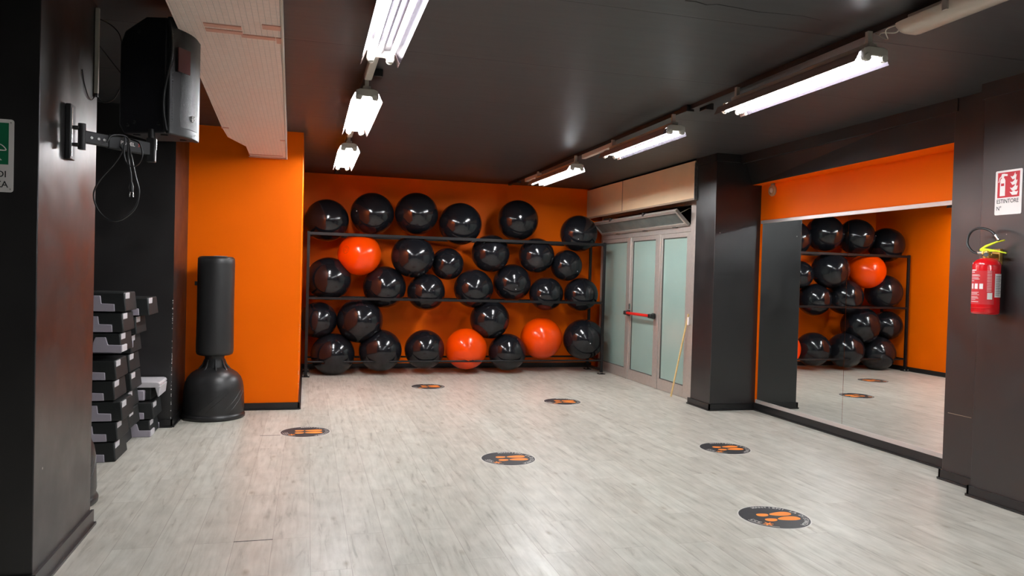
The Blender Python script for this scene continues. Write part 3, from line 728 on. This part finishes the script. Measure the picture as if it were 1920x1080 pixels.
# ------------------------------------------------------------------ speaker, bracket, cables
def speaker():
    # footprint: front runs along f, depth goes to -g
    f = Vector((math.sin(math.radians(22)), math.cos(math.radians(22)), 0)); g = Vector((f.y, -f.x, 0))   # g = outward normal of the front (towards +X)
    P = Vector((-.755, 4.40, 0)); wd = .30; dp = .29; z0, z1 = 2.215, 2.835
    t = thing('loudspeaker', 'black loudspeaker held on a swivel arm beside the left column', 'speaker', (-.88, 4.52, z0))
    def q(u, v_, z): return P+f*u+g*v_+Vector((0, 0, z))
    def extr(poly, za, zb):        # poly in (u,v)
        b = BM(); a = [b.verts.new(q(u, v_, za)) for u, v_ in poly]; c = [b.verts.new(q(u, v_, zb)) for u, v_ in poly]
        b.faces.new(a[::-1]); b.faces.new(c)
        for i in range(len(poly)): b.faces.new((a[i], a[(i+1) % len(poly)], c[(i+1) % len(poly)], c[i]))
        return b
    # cabinet: side profile (v, z) with chamfered rear top, extruded across the width; rear narrower
    prof = [(0, z0), (0, z1), (-.13, z1+.01), (-dp+.03, z1-.06), (-dp, z1-.13), (-dp, z0+.05), (-dp+.03, z0)]
    b = BM(); va, vb = [], []
    for v_, z in prof:
        k = -v_/dp; va.append(b.verts.new(q(.028*k, v_, z))); vb.append(b.verts.new(q(wd-.045*k, v_, z)))
    b.faces.new(va[::-1]); b.faces.new(vb)
    for i in range(len(prof)): b.faces.new((va[i], va[(i+1) % len(prof)], vb[(i+1) % len(prof)], vb[i]))
    obj('cabinet', b, M['cab'], t, bevel=.012, seg=3)
    # front trim: bowed slab, grille inside it
    def arc(u0, u1, bulge, v0, n=10): return [(u0+(u1-u0)*k/n, v0+bulge*math.sin(math.pi*k/n)) for k in range(n+1)]
    poly = [(0, 0)]+arc(-.004, wd+.004, .030, .022)+[(wd, 0)]
    obj('front_frame', extr(poly, z0-.004, z1+.004), M['cabf'], t, bevel=.006)
    poly = arc(.018, wd-.012, .030, .022)+[(wd-.012, .01), (.018, .01)]
    poly = [(u, v_+.0035 if v_ > .012 else v_) for u, v_ in poly]
    gr = obj('grille', extr(poly, z0+.045, z1-.02), M['grille'], t, smooth=True, angle=30)
    # wavy rubber edge between side and front
    pts = []
    for k in range(25):
        z = z0+.01+(z1-z0-.02)*k/24; pts.append(q(-.004, .012-.022*math.sin(math.pi*k/12)*(1 if k < 12 else 1), z))
    obj('edge_strip', tube(BM(), pts, .008, 8), M['cabf'], t, smooth=True)
    # row of bright grille clips
    b = BM()
    for k in range(34):
        z = z0+.06+(z1-z0-.10)*k/33; p = q(.016, .0275, z); box(b, p.x-.002, p.x+.002, p.y-.002, p.y+.002, z-.004, z+.004)
    obj('grille_studs', b, M['chrome'], gr)
    # small logo
    b = BM(); o = q(.175, .0585, z0+.105)
    def pt(a, c): return o+f*a+Vector((0, 0, c))
    tube(b, spline([pt(-.016, .012), pt(-.004, .018), pt(.002, .006), pt(-.006, -.006), pt(.0, -.016)]), .0028, 6)
    tube(b, spline([pt(.014, .018), pt(.008, .006), pt(.012, -.002)]), .0026, 6); tube(b, spline([pt(-.016, .0), pt(-.008, -.008), pt(-.012, -.014)]), .0026, 6)
    obj('logo', b, M['signw'], gr)
    b = BM(); p = q(.20, .053, z0+.02); tube(b, [p, p+g*.006], .006, 10); obj('badge', b, M['chrome'], t)
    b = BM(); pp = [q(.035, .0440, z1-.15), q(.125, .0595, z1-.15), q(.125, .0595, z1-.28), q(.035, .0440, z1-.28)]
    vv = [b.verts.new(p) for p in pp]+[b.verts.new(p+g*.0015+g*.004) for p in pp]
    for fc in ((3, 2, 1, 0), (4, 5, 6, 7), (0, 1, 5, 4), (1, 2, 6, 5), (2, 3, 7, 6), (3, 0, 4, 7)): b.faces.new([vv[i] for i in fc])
    obj('sticker', b, M['pinkpatch'], gr)  # dull pink rectangle lying on the grille
    # recessed details of the underside and side knobs
    for u, v_ in ((.06, -.20), (.20, -.20), (.06, -.04), (.215, -.02)):
        b = BM(); p = q(u, v_, z0-.006); box(b, p.x-.018, p.x+.018, p.y-.012, p.y+.012, p.z, p.z+.008); obj('rubber_pad', b, M['rubber'], t)
    for v_, z in ((-.19, z0+.06), (-.23, z0+.045), (-.17, z1-.07), (-.04, z0+.05)):
        k = -v_/dp; b = BM(); p = q(.028*k, v_, z); tube(b, [p, p-f*.010], [.010, .006], 10); obj('bolt_cap', b, M['cabf'], t, smooth=True)
    return q, z0
q, z0 = speaker()
def bracket():
    t = thing('speaker_arm', 'black telescopic wall arm carrying the loudspeaker from the left column', 'bracket', (-1.17, 4.18, 2.15))
    wp = BM(); box(wp, -1.17, -1.145, 4.165, 4.245, 2.015, 2.29); obj('wall_plate', wp, M['rubber'], t, bevel=.004)
    b = BM(); box(b, -1.150, -1.140, 4.170, 4.178, 2.03, 2.27); obj('plate_edge', b, M['chrome'], t)
    b = BM(); box(b, -1.15, -1.115, 4.185, 4.225, 2.17, 2.185); box(b, -1.15, -1.115, 4.185, 4.225, 2.085, 2.10)
    obj('fork', b, M['rubber'], t, bevel=.003)
    obj('swivel', tube(BM(), [(-1.105, 4.205, 2.07), (-1.105, 4.205, 2.20)], .018, 16), M['rubber'], t, smooth=True)
    A0, A1 = Vector((-1.10, 4.205, 2.135)), Vector((-.83, 4.43, 2.125))
    def arm(name, s0, s1, hh, th, m):
        d = (A1-A0); n_ = Vector((d.y, -d.x, 0)).normalized(); b = BM(); vs_ = []
        for s in (s0, s1):
            for a, z in ((-th, -hh), (th, -hh), (th, hh), (-th, hh)): vs_.append(b.verts.new(A0+d*s+n_*a+Vector((0, 0, z))))
        for f in ((0, 1, 2, 3), (7, 6, 5, 4), (0, 4, 5, 1), (1, 5, 6, 2), (2, 6, 7, 3), (3, 7, 4, 0)): b.faces.new([vs_[i] for i in f])
        return obj(name, b, m, t, bevel=.005), n_
    arm('inner_tube', 0, .42, .032, .011, M['rubber']); o, n_ = arm('outer_tube', .34, 1.0, .036, .015, M['cabf'])
    d = (A1-A0).normalized(); fr = n_ if n_.y < 0 else -n_
    ex = d; b = BM(); text(b, 'PROEL', A0+(A1-A0)*.62+fr*.0158+Vector((0, 0, .004)), ex, Vector((0, 0, 1)), .026)
    l = obj('lettering', b, M['signw'], o)
    b = BM(); text(b, '■' if False else 'X', A0+(A1-A0)*.80+fr*.0158+Vector((0, 0, .004)), ex, Vector((0, 0, 1)), .022); obj('red_mark', b, M['redbar'], o)
    obj('end_clamp', B(A1.x-.02, A1.x+.025, A1.y-.02, A1.y+.02, 2.055, 2.185), M['rubber'], t, bevel=.006)
    obj('pole', tube(BM(), [(A1.x, A1.y+.01, 2.10), (A1.x, A1.y+.01, 2.235)], .0175, 16), M['rubber'], t, smooth=True)
    obj('pin', tube(BM(), [(A1.x+.03, A1.y-.02, 2.12), (A1.x+.03, A1.y-.02, 2.18)], .004, 8), M['chrome'], t)
    for s in (.1, .2, .28):
        p = A0+(A1-A0)*s+fr*.011; obj('bolt', tube(BM(), [p, p+fr*.004], .007, 10), M['chrome'], t)
bracket()
b = BM(); yy = 4.27
lp = [(-.95, yy+.02, 2.11), (-.935, yy, 2.08), (-.975, yy, 2.01), (-1.035, yy, 1.93), (-1.064, yy, 1.86), (-1.05, yy, 1.79), (-1.01, yy, 1.738), (-.965, yy, 1.722), (-.915, yy, 1.742), (-.865, yy, 1.80), (-.852, yy, 1.88), (-.868, yy, 1.95), (-.885, yy, 2.03), (-.905, yy+.02, 2.10), (-.925, yy+.04, 2.165), (-.98, yy-.01, 2.16), (-1.0, yy-.03, 2.12)]
tube(b, spline(lp, 6), .0042, 8)
tube(b, spline([(-.90, yy+.02, 2.15), (-.855, yy+.0, 2.13), (-.84, yy, 2.07), (-.86, yy, 2.02), (-.90, yy, 2.01), (-.925, yy, 2.06), (-.93, yy+.03, 2.16)], 6), .0042, 8)
tube(b, spline([(-.915, yy+.02, 2.14), (-.905, yy, 2.05), (-.893, yy, 1.97), (-.889, yy, 1.915)], 6), .0042, 8)
cbl = tag(obj('power_cable', b, M['cabf'], origin=(-.93, yy, 2.15), smooth=True), 'black looped cable hanging from the speaker arm with its plug dangling', 'cable')
b = BM(); tube(b, [(-.889, yy, 1.925), (-.889, yy, 1.90), (-.887, yy, 1.875)], [.006, .012, .009], 10)
pl = obj('plug', b, M['cabf'], cbl, smooth=True)
b = BM(); tube(b, [(-.893, yy, 1.876), (-.896, yy, 1.85)], .0025, 6); tube(b, [(-.880, yy, 1.876), (-.878, yy, 1.85)], .0025, 6); obj('plug_pin', b, M['chrome'], pl)
# conduit on the column's far edge and thin droops of wire
t = thing('cable_conduit', 'slim pale vertical cable conduit near the top of the left column', 'conduit', (-1.158, 4.68, 2.45))
obj('conduit', B(-1.169, -1.147, 4.655, 4.675, 2.45, 2.925), M['lampw'], t, bevel=.004)
obj('end_grommet', B(-1.168, -1.149, 4.657, 4.673, 2.43, 2.45), M['rubber'], t)
b = BM(); tube(b, spline([(-1.158, 4.66, 2.44), (-1.163, 4.60, 2.40), (-1.164, 4.53, 2.405), (-1.166, 4.46, 2.46), (-1.166, 4.42, 2.52)], 6), .003, 6)
tube(b, spline([(-1.155, 4.67, 2.44), (-1.13, 4.70, 2.41), (-1.08, 4.70, 2.43), (-1.03, 4.66, 2.50)], 6), .003, 6)
tag(obj('wire', b, M['rubber'], origin=(-1.15, 4.66, 2.43), smooth=True), 'thin black wire drooping from the foot of the pale conduit', 'wire')
b = BM(); tube(b, spline([(-1.15, 4.68, 2.72), (-1.08, 4.68, 2.63), (-1.02, 4.66, 2.55), (-1.0, 4.66, 2.48)], 6), .002, 6)
tube(b, spline([(-1.35, 4.9, 2.94), (-1.20, 4.9, 2.93), (-1.10, 4.88, 2.86), (-1.06, 4.82, 2.72), (-1.04, 4.72, 2.62)], 6), .003, 6)
tag(obj('wire', b, M['rubber'], origin=(-1.0, 4.67, 2.5), smooth=True), 'thin wire running from the ceiling to the back of the loudspeaker', 'wire')

# ------------------------------------------------------------------ signs and extinguisher
def rrect(x0, x1, z0, z1, r, n=5):
    out = []
    for cx, cz, a0 in ((x1-r, z1-r, 0), (x0+r, z1-r, 90), (x0+r, z0+r, 180), (x1-r, z0+r, 270)):
        for k in range(n+1): a = math.radians(a0+90*k/n); out.append((cx+r*math.cos(a), cz+r*math.sin(a)))
    return out
def exit_sign():
    t = thing('exit_sign', 'white sign with green exit panel on the dark near-left column', 'sign', (-1.39, 3.8, 1.97))
    x0, x1, z0, z1 = -1.515, -1.268, 1.805, 2.127; yf = 3.7975
    obj('board', prism(BM(), rrect(x0, x1, z0, z1, .012), yf, 3.80, 'XZ'), M['signw'], t)
    gp = obj('green_panel', prism(BM(), rrect(x0+.018, x1-.020, z0+.122, z1-.016, .001), yf-.0008, yf, 'XZ'), M['signg'], t)
    b = BM(); y = yf-.0014
    def P(poly): prism(b, poly, y-.0004, y, 'XZ')
    P([(-1.365, 1.945), (-1.325, 1.945), (-1.325, 2.10), (-1.365, 2.10)])       # doorway
    tube(b, spline([(-1.345, y, 2.02), (-1.318, y, 2.014), (-1.302, y, 2.0), (-1.300, y, 1.99), (-1.33, y, 1.99)], 5), .0025, 6)
    P([(-1.44, 1.945), (-1.425, 1.945), (-1.40, 1.99), (-1.375, 1.98), (-1.372, 1.99), (-1.40, 2.01), (-1.39, 2.04), (-1.36, 2.03), (-1.36, 2.04), (-1.395, 2.06), (-1.43, 2.045), (-1.445, 2.01), (-1.435, 2.01), (-1.42, 2.03), (-1.42, 1.99)])
    P([(-1.405+.014*math.cos(k*.524), 2.078+.014*math.sin(k*.524)) for k in range(12)])
    P([(-1.325, 1.945), (-1.312, 1.945), (-1.322, 1.955)])
    obj('pictogram', b, M['signw'], gp)
    b = BM()
    text(b, 'USCITA DI', (x1-.026, yf-.001, 1.883), (1, 0, 0), (0, 0, 1), .040, 'RIGHT', 1.0)
    text(b, 'SICUREZZA', (x1-.020, yf-.001, 1.838), (1, 0, 0), (0, 0, 1), .040, 'RIGHT', 1.0)
    obj('lettering', b, M['signk'], t)
    for x in (x0+.012, x1-.012):
        for z in (z0+.014, z1-.014): obj('screw', lathe(BM(), [(.0035, 0), (.003, -.002)], (x, yf, z), 8, 'Y'), M['steel'], t)
exit_sign()
def ext_sign():
    t = thing('fire_extinguisher_sign', 'white sign with a red extinguisher panel on the right column above the extinguisher', 'sign', (4.63, 4.055, 2.16))
    y0, y1, z0, z1 = 3.955, 4.158, 2.006, 2.312; xf = 4.6275
    obj('board', prism(BM(), rrect(y0, y1, z0, z1, .010), xf, 4.63, 'YZ'), M['signw'], t)
    rp = obj('red_panel', prism(BM(), rrect(y0+.018, y1-.018, z0+.118, z1-.014, .001), xf-.0008, xf, 'YZ'), M['signr'], t)
    b = BM(); xq = xf-.0012; ym, zm = (y0+y1)/2, z0+.205
    def P(poly): prism(b, [(ym-u, zm+v) for u, v in poly], xq-.0004, xq, 'YZ')       # u grows to the reader's right
    P([(-.064, -.075), (-.024, -.075), (-.024, .03), (-.030, .045), (-.040, .050), (-.048, .050), (-.060, .042), (-.064, .03)])
    P([(-.054, .050), (-.036, .050), (-.034, .062), (-.010, .060), (-.008, .072), (-.034, .078), (-.052, .078), (-.056, .066)])
    P([(-.056, .064), (-.070, .050), (-.078, .020), (-.072, .020), (-.066, .044), (-.056, .056)])
    P([(.010, -.05), (.030, -.074), (.066, -.074), (.074, -.05), (.058, -.052), (.044, -.044), (.026, -.054)])
    for dz, s in ((0, 1), (.040, .94), (.078, .84)):
        P([(.012+.01*(1-s), -.022+dz), (.030, -.046+dz), (.058*s+.006, -.040+dz), (.072*s, -.012+dz), (.056*s+.006, -.018+dz), (.050*s+.006, .002+dz), (.040, -.018+dz), (.028, -.026+dz)])
    obj('pictogram', b, M['signw'], rp)
    b = BM(); prism(b, [(ym+.032, zm-.006), (ym+.056, zm-.006), (ym+.056, zm+.012), (ym+.032, zm+.012)], xq-.0012, xq-.0006, 'YZ'); obj('pictogram_band', b, M['signr'], rp)
    b = BM()
    text(b, 'ESTINTORE', (xf-.001, y1-.014, z0+.092), (0, -1, 0), (0, 0, 1), .040, 'LEFT', .82)
    text(b, 'N°', (xf-.001, y1-.014, z0+.044), (0, -1, 0), (0, 0, 1), .040, 'LEFT', .85)
    obj('lettering', b, M['signk'], t)
ext_sign()
def extinguisher():
    cx, cy = 4.525, 4.11; zb, zt = 1.315, 1.705
    t = thing('fire_extinguisher', 'red fire extinguisher with lime levers hanging on the right column', 'fire extinguisher', (cx, cy, zb))
    R_ = .086
    prof = [(.05, zb+.004), (.072, zb), (R_-.003, zb+.006), (R_, zb+.02), (R_, zt-.055), (R_-.004, zt-.035), (R_-.022, zt-.014), (.045, zt-.003), (.026, zt)]
    cyl = obj('cylinder', lathe(BM(), prof, (cx, cy, 0), 56), M['red'], t, smooth=True, angle=60)
    b = BM(); tube(b, [(cx+(R_+.0008)*math.cos(2*math.pi*k/48), cy+(R_+.0008)*math.sin(2*math.pi*k/48), zb+.045) for k in range(48)], .002, 6, closed=True)
    tube(b, [(cx+(R_+.0008)*math.cos(2*math.pi*k/48), cy+(R_+.0008)*math.sin(2*math.pi*k/48), zt-.05) for k in range(48)], .002, 6, closed=True); obj('weld_ring', b, M['red'], cyl, smooth=True)
    def wrap(name, a0, a1, za, zc, dr, m, par, n=10):
        b = BM(); lo, hi = [], []
        for k in range(n+1):
            a = a0+(a1-a0)*k/n; p = (cx+(R_+dr)*math.cos(a), cy+(R_+dr)*math.sin(a)); lo.append(b.verts.new((*p, za))); hi.append(b.verts.new((*p, zc)))
        for k in range(n): b.faces.new((lo[k], lo[k+1], hi[k+1], hi[k]))
        return obj(name, b, m, par, smooth=True)
    D = math.radians
    # camera sees it from angle ~ 222 deg; the reader's right is towards larger angles
    va = math.atan2(-cy, -cx); 
    lab = wrap('label', va-D(78), va+D(34), zb+.07, zt-.09, .0008, M['redlab'], cyl, 16)
    b = BM(); k = 0
    def strip(a0, a1, z, h):
        n = 6; lo, hi = [], []
        for i in range(n+1):
            a = a0+(a1-a0)*i/n; p = (cx+(R_+.0018)*math.cos(a), cy+(R_+.0018)*math.sin(a)); lo.append(b.verts.new((*p, z))); hi.append(b.verts.new((*p, z+h)))
        for i in range(n): b.faces.new((lo[i], lo[i+1], hi[i+1], hi[i]))
    for z, l, h in ((.30, 30, .007), (.287, 22, .005), (.270, 45, .003), (.262, 48, .003), (.250, 42, .003), (.241, 46, .003), (.228, 20, .004), (.150, 44, .003), (.142, 38, .003), (.133, 46, .003), (.118, 40, .003), (.110, 44, .003), (.10, 30, .003), (.085, 44, .004)):
        strip(va-D(72), va-D(72-l), zb+z, h)
    for a in (-70, -48, -26): strip(va+D(a), va+D(a+15), zb+.175, .036)
    for z in range(14): strip(va+D(4), va+D(22), zb+.16+z*.0105, .0025)
    obj('label_print', b, M['signw'], lab)
    b = BM(); strip(va+D(6), va+D(26), zb+.105, .045); obj('barcode_panel', b, M['stickw'], lab)
    wl = wrap('side_label', va+D(36), va+D(82), zb+.12, zb+.28, .001, M['signw'], cyl)
    b = BM()
    for z in range(12): strip(va+D(40), va+D(62+(z*7) % 16), zb+.135+z*.0115, .003)
    for v in b.verts:
        dxy = Vector((v.co.x-cx, v.co.y-cy)); dxy = dxy.normalized()*(R_+.0016); v.co.x, v.co.y = cx+dxy.x, cy+dxy.y
    obj('side_print', b, M['sticker'], wl)
    obj('valve', lathe(BM(), [(.026, zt-.004), (.026, zt+.012), (.020, zt+.016), (.020, zt+.045), (.014, zt+.050)], (cx, cy, 0), 24), M['brass'], t, smooth=True, angle=50)
    obj('gauge', tube(BM(), [(cx-.018, cy-.012, zt+.022), (cx-.034, cy-.022, zt+.022)], .015, 16), M['chrome'], t, smooth=True)
    # levers: lower fixed, upper raised; both point to the reader's right (-y)
    e = Vector((.35, -.94, 0)).normalized()
    def lev(name, p0, pts, wdt):
        b = BM(); s = Vector((e.y, -e.x, 0)); rows = []
        for (a, z, th) in pts:
            c = Vector(p0)+e*a+Vector((0, 0, z)); rows.append([b.verts.new(c+s*i*wdt+Vector((0, 0, j*th))) for i, j in ((-1, -1), (1, -1), (1, 1), (-1, 1))])
        for a, c in zip(rows, rows[1:]):
            for k in range(4): b.faces.new((a[k], a[(k+1) % 4], c[(k+1) % 4], c[k]))
        b.faces.new(rows[0][::-1]); b.faces.new(rows[-1]); return obj(name, b, M['lime'], t, bevel=.002)
    lev('carry_handle', (cx, cy, zt+.045), [(-.035, .012, .012), (0, .008, .012), (.05, .004, .006), (.12, -.012, .004)], .011)
    lev('squeeze_lever', (cx, cy, zt+.058), [(-.045, -.006, .010), (-.01, .022, .009), (.06, .052, .005), (.105, .062, .004)], .010)
    obj('hook', B(4.60, 4.63, cy-.03, cy+.03, 1.66, 1.77), M['brass'], t, bevel=.004)
    obj('hanger_strap', B(4.54, 4.61, cy-.02, cy+.02, zt+.0, zt+.03), M['brass'], t, bevel=.003)
    # hose: leaves the valve to the reader's left, loops up and comes back above the levers
    hp = [(cx-.02, cy+.04, zt+.038), (cx-.02, cy+.07, zt+.035), (cx-.015, cy+.115, zt+.055), (cx-.01, cy+.155, zt+.105), (cx, cy+.15, zt+.170), (cx, cy+.10, zt+.205), (cx, cy+.035, zt+.205), (cx, cy-.03, zt+.18), (cx, cy-.075, zt+.135)]
    h = obj('hose', tube(BM(), spline(hp, 6), .0085, 10), M['rubber'], t, smooth=True)
    obj('ferrule', tube(BM(), [(cx-.02, cy+.015, zt+.036), (cx-.02, cy+.05, zt+.038)], .012, 12), M['chrome'], h, smooth=True)
    obj('ferrule', tube(BM(), [(cx, cy-.060, zt+.155), (cx, cy-.088, zt+.120)], .012, 12), M['chrome'], h, smooth=True)
extinguisher()

# ------------------------------------------------------------------ floor stickers
def sticker(cx, cy, label, rot=0):
    t = thing('floor_sticker', label, 'floor sticker', (cx, cy, 0), 'round distance stickers on the floor')
    ca, sa = math.cos(rot), math.sin(rot)
    def W(u, v, z=0): return (cx+u*ca-v*sa, cy+u*sa+v*ca, z)
    def disc(bm, r, z0, z1, n=64):
        a = [bm.verts.new(W(r*math.cos(2*math.pi*k/n), r*math.sin(2*math.pi*k/n), z0)) for k in range(n)]
        c = [bm.verts.new(W(r*math.cos(2*math.pi*k/n), r*math.sin(2*math.pi*k/n), z1)) for k in range(n)]
        bm.faces.new(c); bm.faces.new(a[::-1])
        for k in range(n): bm.faces.new((a[k], a[(k+1) % n], c[(k+1) % n], c[k]))
    b = BM(); disc(b, .226, 0, .0008); obj('border', b, M['stickw'], t)
    b = BM(); disc(b, .218, .0004, .0012); d = obj('disc', b, M['sticker'], t)
    def poly(b, pts, z=.0016): b.faces.new([b.verts.new(W(u, v, z)) for u, v in pts])
    for s in (1, -1):
        vo, uo = s*.048, (.012 if s > 0 else .012)
        b = BM()
        sole = [(uo-.010, vo-.012), (uo+.03, vo-.034), (uo+.085, vo-.040), (uo+.125, vo-.030), (uo+.142, vo-.002), (uo+.128, vo+.026), (uo+.085, vo+.036), (uo+.03, vo+.026), (uo-.008, vo+.010)]
        sole = [(u, vo+(v-vo)*s) for u, v in sole]
        heel = [(uo-.105, vo), (uo-.098, vo+.020), (uo-.075, vo+.028), (uo-.045, vo+.024), (uo-.022, vo+.012), (uo-.030, vo-.014), (uo-.055, vo-.027), (uo-.085, vo-.025), (uo-.100, vo-.014)]
        def smooth_poly(p):
            q = [Vector((a, c, 0)) for a, c in p]; n = len(q); out = []
            for i in range(n):
                for k in range(4):
                    tt = k/4; A_, B_, C_, D_ = q[i-1], q[i], q[(i+1) % n], q[(i+2) % n]
                    v = .5*((2*B_)+(C_-A_)*tt+(2*A_-5*B_+4*C_-D_)*tt*tt+(3*B_-A_-3*C_+D_)*tt**3); out.append((v.x, v.y))
            return out
        poly(b, smooth_poly(sole)); poly(b, smooth_poly(heel)); obj('footprint', b, M['sticko'], d)
    # lettering along the toe-side arc
    b = BM(); s = 'MANTIENI LA DISTANZA'; a = 98; st = 168/len(s)
    for ch in s:
        if ch != ' ':
            an = math.radians(a); rr = .192
            o = W(rr*math.cos(an), rr*math.sin(an), .0016)
            ey = Vector(W(math.cos(an), math.sin(an)))-Vector((cx, cy, 0)); ex = Vector((ey.y, -ey.x, 0))
            text(b, ch, o, ex, ey, .040)
        a -= st
    obj('lettering', b, M['stickw'], d)
    b = BM()      # white ring between lettering and centre at the heel side with small mark
    n = 24
    va = [b.verts.new(W(.202*math.cos(math.radians(185+60*k/n)), .202*math.sin(math.radians(185+60*k/n)), .0016)) for k in range(n+1)]
    vb = [b.verts.new(W(.196*math.cos(math.radians(185+60*k/n)), .196*math.sin(math.radians(185+60*k/n)), .0016)) for k in range(n+1)]
    for k in range(n): b.faces.new((va[k], va[k+1], vb[k+1], vb[k]))
    for k, an in enumerate((188, 197, 206)):
        an = math.radians(an); ey = Vector((math.cos(an), math.sin(an), 0)); ex = Vector((-ey.y, ey.x, 0))
        c = Vector((cx, cy, .0016))+ey*.172
        for (x0, x1, y0, y1) in ((-.010, .010, -.014, -.008), (-.010, -.004, -.014, .014), (-.010, .010, .006, .013)):
            b.faces.new([b.verts.new(c+ex*p+ey*q_) for p, q_ in ((x0, y0), (x1, y0), (x1, y1), (x0, y1))])
    obj('logo', b, M['stickw'], d)
    b = BM(); an = math.radians(224); c = Vector((cx, cy, .0017))+Vector((math.cos(an), math.sin(an), 0))*.165
    for rr in (.6, 1.7, 2.9):
        ex = Vector((math.cos(rr), math.sin(rr), 0)); ey = Vector((-ex.y, ex.x, 0))
        b.faces.new([b.verts.new(c+ex*p+ey*q_+Vector((0, 0, rr*.0001))) for p, q_ in ((-.032, -.005), (.032, -.005), (.032, .005), (-.032, .005))])
    obj('logo_mark', b, M['sticko'], d)
for cx, cy, rot, lab in (
    (1.566, 9.73, 0, 'footprint sticker farthest away, in front of the ball rack'),
    (2.975, 8.42, -.15, 'footprint sticker nearest the glazed doors'),
    (.015, 7.11, 0, 'footprint sticker on the left, near the punching bag'),
    (1.615, 5.85, 0, 'footprint sticker in the middle of the floor'),
    (3.635, 5.90, 0, 'footprint sticker in front of the mirror'),
    (2.905, 4.115, 0, 'largest, nearest footprint sticker at the lower right')):
    sticker(cx, cy, lab, rot)
